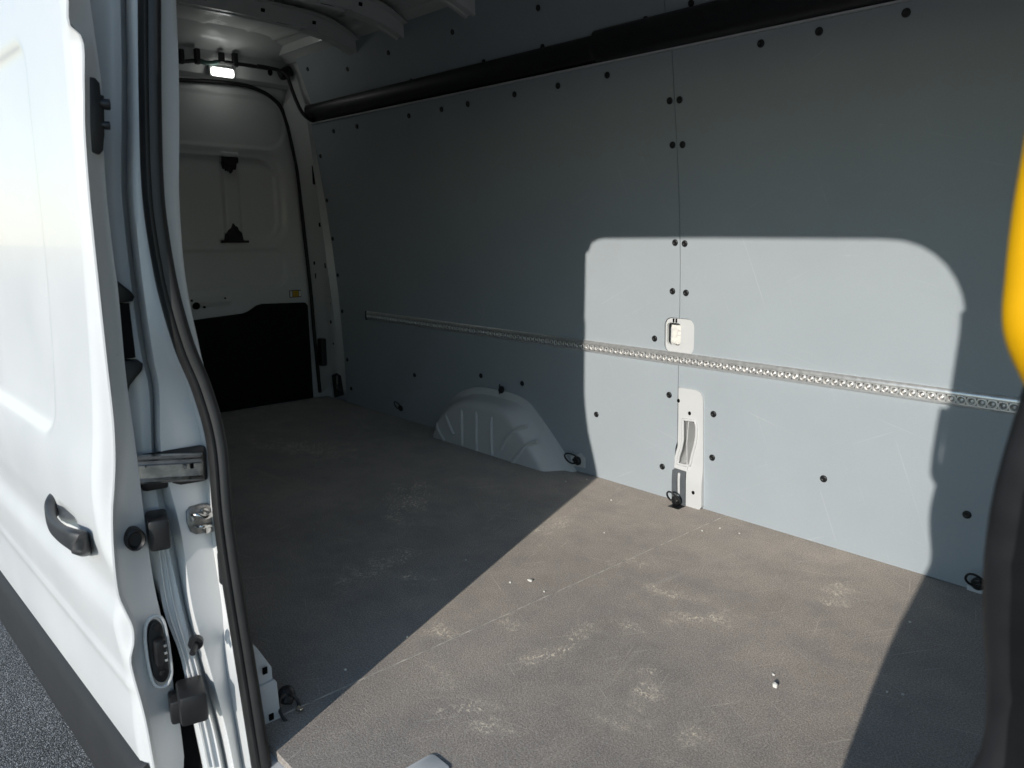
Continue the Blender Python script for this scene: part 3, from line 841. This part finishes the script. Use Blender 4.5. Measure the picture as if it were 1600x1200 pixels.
# --- roof with its bows
roof = part('roof', van)
def roof_z(y): return 2.025 - .065 * ((y - 1.37) / .78) ** 6
ys = [.50 + 1.74 * k / 110 for k in range(111)]
xs = [XR - .05 + (XF - XR + .05) * k / 60 for k in range(61)]
rows = [[Vector((x, y, roof_z(y) + .004 * math.sin(x * 9) * math.sin(y * 7) - .007 * (math.exp(-((y - 1.62 - .05 * math.sin(x * 3)) / .012) ** 2) + math.exp(-((y - 1.88) / .012) ** 2) + math.exp(-((y - 2.02) / .010) ** 2)))) for y in ys] for x in xs]
from_bm('roof_skin', loft(rows), 'paint', roof, 60)
def bow(x, w=.092, dep=.060):
    yy = [.62 + (2.165 - .62) * k / 30 for k in range(31)]
    sec = [(-w/2 - .035, .004), (-w/2 - .035, 0), (-w/2, 0), (-w/2 + .012, -dep), (-w/2 + .03, -dep), (-w/2 + .036, -dep + .008), (w/2 - .036, -dep + .008), (w/2 - .03, -dep), (w/2 - .012, -dep), (w/2, 0), (w/2 + .035, 0), (w/2 + .035, .004)]
    rws = []
    for y in yy:
        s = 1 - .25 * sst(2.05, 2.165, y) ; e = .02 * sst(1.95, 2.165, y)
        rws.append([Vector((x + a, y, roof_z(y) - .026 + b2 * s - e)) for a, b2 in sec])
    bm = loft(rws)
    bm.faces.new([bm.verts.new(p) for p in rws[-1]])
    o = from_bm('roof_bow', bm, 'paint', roof, 35)
    return o
def bow_dot(x, y, dx, dz, sx, sy):
    from_bm('bow_hole', box_bm((x + dx, y, roof_z(y) - .026 + dz), (sx, sy, .002)), 'dark', roof)  # flat dark box painting in the shade of a hole
for x in (-3.47, -3.07, -2.575):
    bow(x)
    for y in (1.3, 1.55, 1.80, 2.02): bow_dot(x, y, .0, -.0528, .022, .06 if y != 2.02 else .03)
    for y in (1.42, 1.68, 1.93): 
        from_bm('bow_hole', box_bm((x + .0415, y, roof_z(y) - .055), (.004, .018, .015), 0, 1, Matrix.Rotation(.28, 3, 'Y')), 'dark', roof)
    from_bm('bow_sleeve', sweep([Vector((x, y, roof_z(y) - .026)) for y in (1.90, 2.06)], [(-.0475, .0), (-.0355, -.0635), (.0355, -.0635), (.0475, 0)], up=Vector((0, 0, 1))), 'paint', roof)
# cant rail between roof and upper lining
from_bm('cant_rail', loft([[Vector((x, 2.155, 1.915)), Vector((x, 2.125, 1.945)), Vector((x, 2.10, 1.95)), Vector((x, 2.085, 1.985)), Vector((x, 2.04, 1.995))] for x in (XR, -3, -2, -1, .6)]), 'paint', roof, 35)

# --- near body side with the door opening
def ex_x(z): return smooth_table([(-.25, -1.26), (-.1, -1.285), (0, -1.31), (.30, -1.375), (.58, -1.428), (.76, -1.452), (.95, -1.468), (1.2, -1.472), (1.6, -1.470)], z)
E_PX = [(275, 0), (256, 0), (256, 100), (256, 200), (258, 280), (265, 350), (285, 450), (310, 540), (338, 610), (352, 690), (362, 800), (377, 900), (400, 1050), (422, 1200)][1:]
D_PX = [(222, 0), (223, 100), (226, 200), (229, 280), (235, 350), (250, 450), (275, 540), (300, 610), (325, 690), (334, 800), (346, 900), (371, 1050), (396, 1200)]
def on_edge(px, py, dx=0.0):
    x = -1.4
    for _ in range(10):
        p = at_x(px, py, x); x = ex_x(p.z) + dx
    return at_x(px, py, x)
Epts = [on_edge(*p) for p in E_PX]
ey_tab = sorted([(p.z, p.y) for p in Epts]); ey_tab = [(-.4, ey_tab[0][1] + .02)] + ey_tab + [(1.6, ey_tab[-1][1] + .012), (2.1, ey_tab[-1][1] + .10)]
def ey(z): return smooth_table(ey_tab, z)
BX = [(-.4, -.36), (-.1, -.325), (.1, -.285), (.27, -.25), (.46, -.19), (.58, -.140), (.65, -.116), (.75, -.120), (.83, -.120), (.92, -.107), (1.0, -.098), (1.3, -.095)]  # lower, unseen part of the edge is shaped to cast the floor shadow
def bx(z): return smooth_table(BX, z)
ZH = 1.580
op = [(ex_x(z) - .024 * sst(.50, .80, z), z) for z in [-.02 + .06 * k for k in range(26)]]
op += [(-1.496, 1.52), (-1.455, 1.532), (-1.44, 1.562), (-1.41, 1.575), (-1.38, ZH)]
op += [(-.9, ZH + .004), (-.33, ZH + .003)]
for k in range(1, 9):
    a = PI/2 * (1 - k / 8); op.append((-.33 + .235 * math.cos(a) ** .9, ZH - .225 + .228 * math.sin(a)))
op += [(bx(z), z) for z in [1.32 - .06 * k for k in range(1, 23)]] + [(bx(-.02), -.02)]
from_bm('near_body_side', sheet([(XR - .05, -.2), (XF, -.2), (XF, 2.0), (XR - .05, 2.0)], [op], .09, lambda x, z: Vector((x, ey(z) - .010, z)), Vector((0, .004, 0))), 'paint', van, fix=False)
from_bm('near_wall_panel', sheet([(XR + .02, 0), (-1.62, 0), (-1.62, 1.93), (XR + .02, 1.93)], [], .3, lambda x, z: Vector((x, ey(z) + .03, z)), Vector((0, -.006, 0))), 'lining', van, fix=False)
# cab front, closed lower part and a screen opening above
from_bm('cab_front', sheet([(.45, -.2), (2.5, -.2), (2.5, 2.05), (.45, 2.05)], [rrect(.70, 2.20, .80, 1.40, .15)], .2, lambda y, z: Vector((XF, y, z)), Vector((.03, 0, 0))), 'paint', van, fix=False)
from_bm('rear_end', box_bm((XR - .06, 1.45, .95), (.02, 2.0, 2.3)), 'paint', van)
from_bm('sill', box_bm((-.75, .567, -.12), (1.7, .05, .2), .01), 'paint', van)

# --- jamb of the door opening (rear side)
jamb = part('door_jamb', van)
JROWS = [  # y, j1, j2 (groove start), j3 (groove bottom), j4 (face start), j4b (bright strip start), j5 (seal)
    (-160, 158, 185, 193, 200, 214, 222), (0, 162, 188, 196, 203, 216, 223), (100, 164, 190, 198, 206, 217, 224), (200, 165, 190, 198, 206, 219, 227), (300, 167, 190, 198, 206, 223, 231), (400, 178, 200, 207, 214, 234, 243),
    (500, 190, 212, 220, 227, 254, 264), (560, 196, 222, 229, 236, 274, 284), (610, 206, 233, 239, 245, 293, 301), (700, 213, 237, 242, 247, 318, 327), (760, 220, 243, 252, 261, 322, 332), (810, 234, 252, 263, 274, 327, 336), (850, 242, 262, 272, 282, 332, 341),
    (950, 255, 284, 290, 297, 347, 357), (1030, 283, 304, 312, 320, 352, 369), (1130, 303, 331, 339, 347, 368, 386), (1200, 318, 346, 354, 362, 380, 397), (1300, 336, 364, 372, 382, 400, 414)]
jr = []
for y, j1, j2, j3, j4, j4b, j5 in JROWS:
    up_ = sst(1060, 950, y)          # 1 above, 0 at the bottom
    a0 = on_edge(j1 - (26 if y < 900 else 2), y, -.135 if y < 900 else -.19); a1 = on_edge(j1, y, -.120); a2 = on_edge(j2 - 3, y, -.112); a2b = on_edge(j2, y, -.108)
    a3 = on_edge(j3, y, -.140); hi_ = sst(640, 480, y)           # shallower above the waist
    a4 = on_edge(j4, y, -.075 - .015 * up_ + .040 * hi_); a4b = on_edge(j4 + 4, y, -.066 - .016 * up_ + .042 * hi_)
    d4b = -.098 + .062 * hi_; d5 = -.008 - .072 * up_ + .046 * hi_
    a5 = on_edge(j4b, y, d4b); a6 = on_edge(j5, y, d5); a7 = on_edge(j5 + 10, y, -.020)
    jr.append([a0, a1, a1.lerp(a2, .5) + Vector((.003, 0, 0)), a2, a2b, a3, a4, a4b, a4b.lerp(a5, .5) + Vector((.001, 0, 0)), a5, a6, a7])
cols = list(zip(*jr))
cols = [smooth_path(list(c), 5) for c in cols]
bm = loft([list(r) for r in zip(*cols)])
from_bm('jamb_panel', bm, 'paint', jamb, 60)
# sealer beads running down the gutter
for k, f_ in ((0, .25), (1, .6)):
    pts = []
    for y, j1, j2, *_ in JROWS:
        if y < 800 or y > 1250: continue
        pts.append(on_edge(j1 + (j2 - j1) * f_, y, -.115 + .004 * f_ + .0035))
    from_bm('sealer_bead', tube(pts, .0022, 6, up=Vector((1, 0, 0))), 'paint', jamb, 60)
# door seal: two lobes
mid = [d.lerp(e, .5) for d, e in zip([on_edge(*p) for p in D_PX], Epts)]
wid = [(e - d).length for d, e in zip([on_edge(*p) for p in D_PX], Epts)]
low = mid[-1] + (mid[-1] - mid[-2]) * .6; top_ = mid[0] + (mid[0] - mid[1]) * 1.6
path = smooth_path([p + Vector((-.018 * sst(.55, .85, p.z), 0, 0)) for p in [top_] + mid + [low]], 6)
def seal_sec(r):
    return [(.50*r*2, -.004), (.47*r*2, .004), (.36*r*2, .0125), (.24*r*2, .0135), (.16*r*2, .0118), (.06*r*2, .0142), (-.12*r*2, .018), (-.30*r*2, .017), (-.44*r*2, .010), (-.5*r*2, -.002), (-.4*r*2, -.012), (.4*r*2, -.012)]
W = sum(wid) / len(wid)
bm = sweep(path, seal_sec(W / 2 * 1.0), up=Vector((1, 0, 0)))
from_bm('door_seal', bm, 'rubber', jamb, 50)
# pale inner flange behind the seal
fr = []
for (py, e, f_) in ((-140, 254, 268), (0, 254, 275), (100, 254, 279), (200, 254, 280), (300, 258, 280), (400, 272, 286), (470, 288, 296), (530, 305, 309), (590, 326, 322), (620, 338, 330)):
    fr.append([on_edge(e - 4, py, -.040), on_edge((e + f_) / 2, py, -.042), on_edge(f_, py, -.048), on_edge(f_ - 1, py, -.09)])
fc = [smooth_path(list(c), 4) for c in zip(*fr)]
from_bm('inner_flange', loft([list(r) for r in zip(*fc)]), 'paint', jamb, 50)
# roller rail stub
def jb(px, py, dx): return on_edge(px, py, dx)
a, b2 = jb(205, 733, -.085), jb(318, 727, -.058)
rail_sec = [(-.004, -.028), (.010, -.028), (.012, -.024), (.0, -.020), (-.002, .004), (.002, .008), (.002, .014), (.010, .020), (.012, .026), (-.004, .026)]
ax = (b2 - a).normalized()
rowsr = []
for t in (0, .5, 1):
    c = a.lerp(b2, t)
    rowsr.append([c + Vector((s_ * .9, -s_ * .35, u_)) for s_, u_ in rail_sec])
bm = loft(rowsr, None, True); bm.faces.new([bm.verts.new(p) for p in rowsr[-1]])
rr_o = from_bm('roller_rail', bm, 'steel', jamb, 30)
from_bm('rail_shadow_box', box_bm(jb(272, 731, -.088), (.02, .125, .075), .01, 2, Matrix.Rotation(-.1, 3, 'Z')), 'rubber', jamb)  # black box painting in the dark shadow line round the roller rail
from_bm('rail_screw', box_bm(jb(290, 729.5, -.058), (.006, .008, .008), .002), 'dull_steel', jamb)
from_bm('rail_screw', box_bm(jb(300, 728, -.058), (.004, .006, .010), .001), 'dark', jamb)
# striker
sc = [jb(x, y, -.080) for x, y in ((292, 800), (298, 793), (318, 789), (335, 789), (341, 796), (343, 815), (341, 826), (334, 832), (308, 836), (299, 832), (293, 818))]
sx = sum(p.x for p in sc) / len(sc)
from_bm('striker_plate', prism([(p.y, p.z) for p in sc], lambda y, z: Vector((ex_x(z) - .082, y, z)), Vector((-.014, 0, 0)), .003), 'dull_steel', jamb, 40)
from_bm('striker_loop', tube([jb(302, 812, -0.0780), jb(301, 804, -0.0640), jb(309, 805, -0.0540), jb(320, 808, -0.0520), jb(331, 804, -0.0540), jb(338, 806, -0.0620), jb(338, 813, -0.0780)], .0052, 8, up=Vector((1, 0, 0))), 'steel', jamb, 60)
from_bm('striker_loop', tube([jb(306, 823, -0.0780), jb(314, 823, -0.0680), jb(324, 822, -0.0680), jb(332, 821, -0.0780)], .004, 8, up=Vector((1, 0, 0))), 'steel', jamb, 60)
for px, py in ((319, 799.5), (323, 827)):
    c = jb(px, py, -.0815)
    from_bm('striker_screw', prism([(c.y + .0085*math.cos(k*PI/7), c.z + .0085*math.sin(k*PI/7)) for k in range(14)], lambda y, z: Vector((c.x + .004, y, z)), Vector((-.006, 0, 0)), .002), 'steel', jamb, 40)
# rubber stops and latch cover
ROTZ = Matrix.Rotation(-.25, 3, 'Z')
from_bm('rubber_stop', box_bm(jb(247, 828, -.070), (.07, .038, .062), .007, 2, ROTZ), 'black', jamb, 40)
from_bm('rubber_stop', box_bm(jb(300, 1094, -.075), (.075, .050, .062), .007, 2, ROTZ), 'black', jamb, 40)
from_bm('rubber_stop', box_bm(jb(282, 1102, -.11), (.05, .040, .050), .006, 2, ROTZ), 'black', jamb, 40)
from_bm('seal_clip', box_bm(jb(350, 887, -.02), (.018, .020, .066), .005), 'black', jamb, 40)
pn = jb(306, 1003, -.05)
from_bm('buffer_pin', tube([pn, pn + Vector((.018, -.010, -.002)), pn + Vector((.03, -.018, -.004))], .006, 10, sm=2), 'black', jamb, 60)
from_bm('buffer_pin', tube([pn + Vector((-.004, .002, 0)), pn + Vector((.006, -.003, -.001))], .014, 12, sm=1), 'black', jamb, 60)
# channel behind the edge of the sliding door: near-black sheet paints in its shade
from_bm('jamb_recess_shade', loft([[on_edge(x - 60, y, -.20), on_edge(x + 14, y, -.15)] for x, y in ((150, -100), (165, 300), (200, 600), (240, 850), (265, 1000), (305, 1150), (330, 1300))]), 'dark', jamb)
# pocket opening with black guide pieces
from_bm('guide_piece', prism([(lambda p: (p.y, p.z))(on_edge(x, y, -.10)) for x, y in ((176, 432), (181, 437), (205, 456), (210, 463), (207, 471), (183, 474), (176, 473))], lambda y, z: Vector((ex_x(z) - .095, y, z)), Vector((-.03, 0, 0)), .004), 'black', jamb, 40)
from_bm('guide_piece', prism([(lambda p: (p.y, p.z))(on_edge(x, y, -.10)) for x, y in ((178, 475), (203, 474), (206, 500), (213, 559), (188, 562))], lambda y, z: Vector((ex_x(z) - .10, y, z)), Vector((-.03, 0, 0)), .004), 'trim_black', jamb, 40)
from_bm('guide_piece', prism([(lambda p: (p.y, p.z))(on_edge(x, y, -.10)) for x, y in ((190, 563), (215, 562), (223, 568), (222, 578), (203, 602), (200, 612), (193, 600))], lambda y, z: Vector((ex_x(z) - .095, y, z)), Vector((-.03, 0, 0)), .004), 'black', jamb, 40)

# --- floor-level bracket inside the jamb
brk = part('floor_bracket', van)
XB = -1.40
def bz(pts, x=XB): return [(lambda p: (p.y, p.z))(at_x(px, py, x)) for px, py in pts]
from_bm('bracket_plate', prism(bz([(394, 1005), (402, 1013), (424, 1042), (426, 1062), (404, 1074), (396, 1074)]), lambda y, z: Vector((XB, y, z)), Vector((-.004, 0, 0))), 'paint', brk, 30)
from_bm('bracket_plate', prism(bz([(398, 1075), (405, 1071), (427, 1060), (431, 1064), (436, 1110), (448, 1145), (449, 1153), (428, 1172), (416, 1180)]), lambda y, z: Vector((XB + .006, y, z)), Vector((-.006, 0, 0)), .002), 'paint', brk, 30)
for px, py in ((414, 1048), (424, 1120)):
    c = at_x(px, py, XB + .007)
    from_bm('square_hole', box_bm(c, (.003, .010, .014)), 'dark', brk)
from_bm('foam_bit', tube([at_x(427, 1166, -1.385), at_x(437, 1172, -1.375), at_x(433, 1182, -1.37), at_x(426, 1190, -1.37)], .006, 7, sm=3), 'foam', brk, 60)
lashing(Vector((-1.430, .662, .022)), (.8, .1, .35), 2.6, 1.0, .15)
from_bm('ring_clip', box_bm(at_z(468, 1108, .012), (.016, .010, .010), .003, 2, Matrix.Rotation(.5, 3, 'Z')), 'steel', van)

# --- sliding door, slid back along the body side
sl = part('sliding_door', van)
KX = 1.43 / 1.32
A_PX = [(104, -160), (105, 0), (106, 35), (112, 45), (127, 58), (130, 130), (131, 200), (138, 300), (150, 420), (165, 560), (176, 660), (178.5, 720), (177, 760), (174.5, 800), (176, 860), (184, 930), (196, 958), (206, 980), (208, 1005), (203, 1030), (206, 1050), (225, 1120), (240, 1200), (256, 1290), (270, 1380)]
XA = -1.425
Aw = [at_x(x, y, XA) for x, y in A_PX]
a_tab = sorted([(p.z, p.y) for p in Aw])
a_tab = [(-.30, a_tab[0][1] + .004)] + [t for t in a_tab if t[0] > -.28]
# the hem moves in and out; the door's own skin follows a calmer curve
skin_tab = [(-.30, .372), (-.05, .374), (.04, .368), (.16, .366), (.26, .354), (.30, .352), (.345, .362), (.385, .357), (.45, .344), (.55, .340), (.66, .352), (.80, .360), (1.0, .366), (1.2, .368), (1.4, .372), (1.7, .385)]
def skin_y(x, z):
    y = smooth_table(skin_tab, z) + (x + 1.43) * .022
    # pressed window blank with a rounded corner
    d = rr_sd(x, z, -2.75, -1.70, .595, 1.36, .07)
    y += .012 * (1 - sst(-.028, .0, d))
    # shallow swage lines lower down
    y -= .005 * math.exp(-((z - .165 - (x + 1.43) * -.01) / .012) ** 2)
    # grip pocket behind the handle
    d2 = rr_sd(x, z, -1.74, -1.60, .395, .455, .029)
    y += .030 * (1 - sst(-.02, .008, d2))
    return y
xs = [-2.75 + (2.75 - 1.455) * k / 110 for k in range(111)]
zs = [-.02 + 1.72 * k / 150 for k in range(151)]
rows = []
for z in zs:
    row = [Vector((x, skin_y(x, z), z)) for x in xs]
    yh = smooth_table(a_tab, z)
    row += [Vector((XA - .014, lerp_table([(0, skin_y(XA - .014, z)), (1, yh)], .35) + .0025, z)), Vector((XA - .007, yh + .0035, z)), Vector((XA - .001, yh - .001, z)), Vector((XA, yh + .002, z))]
    rows.append(row)
from_bm('outer_skin', loft(rows), 'paint', sl, 50)
B_PX = [(118, -160), (135, -40), (145, 35), (158, 130), (160, 200), (166, 300), (177, 400), (184, 450), (197, 590), (212, 700), (228, 830), (240, 910), (252, 965), (262, 1000), (272, 1080), (281, 1130), (290, 1200), (304, 1300), (316, 1380)]
XBd = -1.475
Bw = [at_x(x, y, XBd) for x, y in B_PX]
b_tab = sorted([(p.z, p.y) for p in Bw])
rows = []
for z in [-.25 + 1.95 * k / 120 for k in range(121)]:
    ya = smooth_table(a_tab, max(z, -.04)); yb = max(smooth_table(b_tab, z), ya + .012)
    rows.append([Vector((XA, ya + .002, z)), Vector((XA - .012, ya + .008, z)), Vector((XA - .020, ya + .014, z)), Vector((XBd + .012, (ya + yb) / 2 + .008, z)), Vector((XBd + .002, yb - .004, z)), Vector((XBd, yb, z)), Vector((XBd - .006, yb + .002, z)), Vector((XBd - .05, yb + .004, z))])
from_bm('leading_edge', loft(rows), 'paint', sl, 40)
from_bm('inner_skin', loft([[Vector((x, smooth_table(b_tab, z) + .004 + (x + 1.43) * .022, z)) for x in (-2.75, -2.1, XBd - .05)] for z in [-.25 + 1.95 * k / 20 for k in range(21)]]), 'paint', sl, 40)
# lower cladding
clad = [(.372, -.012), (.360, -.020), (.352, -.045), (.350, -.11), (.356, -.17), (.372, -.225), (.395, -.245), (.43, -.25)]
rows = []
for x in [-2.75, -2.3, -1.9, -1.6, -1.47, -1.445, -1.436]:
    off = (x + 1.43) * .022 + (.006 if x > -1.44 else 0)
    rows.append([Vector((x, y + off, z + .012)) for y, z in clad])
bm = loft(rows); bm.faces.new([bm.verts.new(p) for p in rows[-1]])
from_bm('lower_cladding', bm, 'clad', sl, 40)
# pull handle
hb = []
hsec = lambda w, t: [(w * math.copysign(abs(math.cos(2*PI*i/20)) ** .55, math.cos(2*PI*i/20)), t * math.copysign(abs(math.sin(2*PI*i/20)) ** .55, math.sin(2*PI*i/20))) for i in range(20)]
HP = [at_y(*q) for q in ((94, 782, .356), (84, 789, .336), (79, 802, .323), (83, 819, .313), (96, 833, .309), (112, 842, .311), (126, 848, .322), (133, 851, .348))]
path = smooth_path(HP, 5)
bm = sweep(path, lambda t: hsec(.009 + .006 * sst(.4, .0, t) + .004 * sst(.6, 1, t), .0165 + .006 * sst(.5, .9, t) + .008 * sst(.45, .0, t)), up=Vector((0, 0, 1)))
from_bm('pull_handle', bm, 'handle', sl, 60)
# contact block on the leading edge
c0 = [(134, 119), (148, 122), (155, 130), (157, 148), (162, 150), (163, 212), (162, 218), (161, 235), (156, 241), (141, 238), (136, 200)]
XC = -1.452
from_bm('contact_block', prism([(lambda p: (p.y, p.z))(at_x(x, y, XC)) for x, y in c0], lambda y, z: Vector((XC + .006, y, z)), Vector((-.02, 0, 0)), .004), 'black', sl, 40)
for py, s in ((162, .009), (195, .007)):
    p = at_x(160, py, XC)
    from_bm('contact_pin', tube([p, p + Vector((.003, .004, -.001)), p + Vector((.004, .010, -.001))], s, 10, sm=2), 'black', sl, 50)
# round grommet in the leading edge
XD = -1.452
g = at_x(209, 841, XD)
gy, gz = g.y, g.z
bm = bmesh.new()
gr = [[Vector((XD + d, gy + r*.82*math.cos(2*PI*k/20), gz + r*math.sin(2*PI*k/20))) for k in range(20)] for r, d in ((.0215, -.008), (.0215, .012), (.018, .0155), (.0145, .012), (.013, .009), (.006, .009))]
loft(gr, bm, True); bm.faces.new([bm.verts.new(p) for p in gr[-1]])
from_bm('edge_grommet', bm, 'rubber', sl, 40)
# long oval connector
oc = [(231, 985), (235, 974), (243, 969), (251, 974), (256, 990), (262, 1030), (263, 1050), (258, 1062), (250, 1065), (242, 1060), (236, 1040), (231, 1005)]
XO = -1.448
ov = [at_x(x, y, XO) for x, y in oc]
ovc = sum(ov, Vector()) / len(ov)
ovp = [(p.y, p.z) for p in ov]
big = [(ovc.y + (y - ovc.y) * 1.28, ovc.z + (z - ovc.z) * 1.16) for y, z in ovp]
bp = smooth_path([Vector((XO + .001, *q)) for q in big + big[:1]], 3)[:-1]
from_bm('connector_rim', sweep(bp, circ(.0035, 6), up=Vector((1, 0, 0)), closed=True), 'paint', sl, 60)
from_bm('edge_connector', prism([(p.y, p.z) for p in smooth_path([Vector((0, *q)) for q in ovp + ovp[:1]], 3)[:-1]], lambda y, z: Vector((XO + .006, y, z)), Vector((-.012, 0, 0)), .003), 'black', sl, 40)
cb = at_x(250, 1018, XO + .012)
from_bm('connector_plug', box_bm(cb, (.022, .020, .052), .004), 'black', sl, 40)
for k in (-1, 0, 1): from_bm('contact', box_bm(cb + Vector((.012, .006, .015 * k)), (.004, .006, .006), .001), 'steel', sl)
for px, py in ((243, 981), (254, 1052)):
    c = at_x(px, py, XO + .007)
    from_bm('connector_screw', prism([(c.y + .006*math.cos(k*PI/6), c.z + .006*math.sin(k*PI/6)) for k in range(12)], lambda y, z: Vector((XO + .0085, y, z)), Vector((-.004, 0, 0)), .0015), 'rubber', sl, 40)

# --- front pillar of the opening: black trim, seal and yellow grab handle
bp_ = part('front_pillar', van)
zz_ = [-.2 + .05 * k for k in range(33)]
def bxx(z): return bx(z) if z < 1.36 else -.095 - .235 * (1 - math.cos(math.asin(min(1, (z - 1.36) / .23))))
rows = [[Vector((bxx(z) - .002, ey(z) + .02, z)), Vector((bxx(z) - .002, ey(z) - .016, z)), Vector((bxx(z) + .02, ey(z) - .026, z)), Vector((bxx(z) + .06, ey(z) - .032, z)), Vector((bxx(z) + .12, ey(z) - .045, z)), Vector((bxx(z) + .2, ey(z) - .09, z))] for z in zz_ if z < 1.56]
from_bm('pillar_trim', loft(rows), 'trim_black', bp_, 50)
path = smooth_path([Vector((bxx(z) + .002, ey(z) - .012, z)) for z in zz_ if z < 1.48], 3)
from_bm('door_seal', sweep(path, circ(.009, 10, .012), up=Vector((1, 0, 0))), 'black', bp_, 60)
hp = [at_y(1665, 640, .50), at_y(1630, 575, .485), at_y(1606, 510, .475), at_y(1610, 430, .475), at_y(1622, 330, .475), at_y(1640, 230, .475), at_y(1658, 120, .475), at_y(1676, 20, .48), at_y(1690, -60, .50)]
gh = from_bm('grab_handle', tube(hp, .0115, 14, up=Vector((0, 1, 0))), 'yellow', bp_, 60)

gh['label'] = 'bright yellow grab handle on the black pillar'
lamp['label'] = 'lit white cargo lamp above the rear door'
sl['label'] = 'white sliding door slid back along the body side'
# --- sill plate corner at the floor edge
sp = at_z(688, 1192)
spl = from_bm('sill_plate', prism(rrect(sp.x - .03, sp.x + .03, sp.y - .10, sp.y + .004, .012), lambda x, y: Vector((x, y, .004)), Vector((0, 0, -.003)), .001), 'sticker_white', van, 40)

# ------------------------------------------------------------------ scraps lying on the floor
def scrap(px, py, size, label, flat=.002, seed=1, grp=None):
    rnd = random.Random(seed)
    p = at_z(px, py, 0)
    n = 7
    poly = [(size * rnd.uniform(.45, 1) * math.cos(2*PI*k/n), size * rnd.uniform(.35, .8) * math.sin(2*PI*k/n)) for k in range(n)]
    bm = bmesh.new()
    top = [bm.verts.new((x, y, flat + rnd.uniform(0, flat))) for x, y in poly]
    bot = [bm.verts.new((x * .9, y * .9, 0.0004)) for x, y in poly]
    c = bm.verts.new((0, 0, flat * 2.2))
    for i in range(n):
        j = (i + 1) % n
        bm.faces.new((top[i], top[j], c)); bm.faces.new((bot[i], bot[j], top[j], top[i]))
    bm.faces.new(bot[::-1])
    o = from_bm('paper_scrap', bm, 'scrap', None)
    o.location = p
    o['label'] = label; o['category'] = 'scrap'
    if grp: o['group'] = grp
scrap(1211, 1073, .011, 'largest white chip of debris lying on the sunlit floor', .005, 3)
scrap(828, 908, .010, 'ragged pale scrap beside the joint of the floor boards', .003, 5)
crumbs = [(955, 782), (917, 750), (884, 787 - 42 + 8), (1208, 1055), (636, 996), (944, 833), (728, 876), (1097, 830), (1125, 826), (1155, 834), (1422, 973), (1386, 1082), (1411, 1086), (540, 1047), (850, 925), (797, 911)]
for i, (px, py) in enumerate(crumbs):
    scrap(px, py, .0042, 'tiny white crumb lying on the brown floor', .002, 20 + i, 'crumbs on the floor')
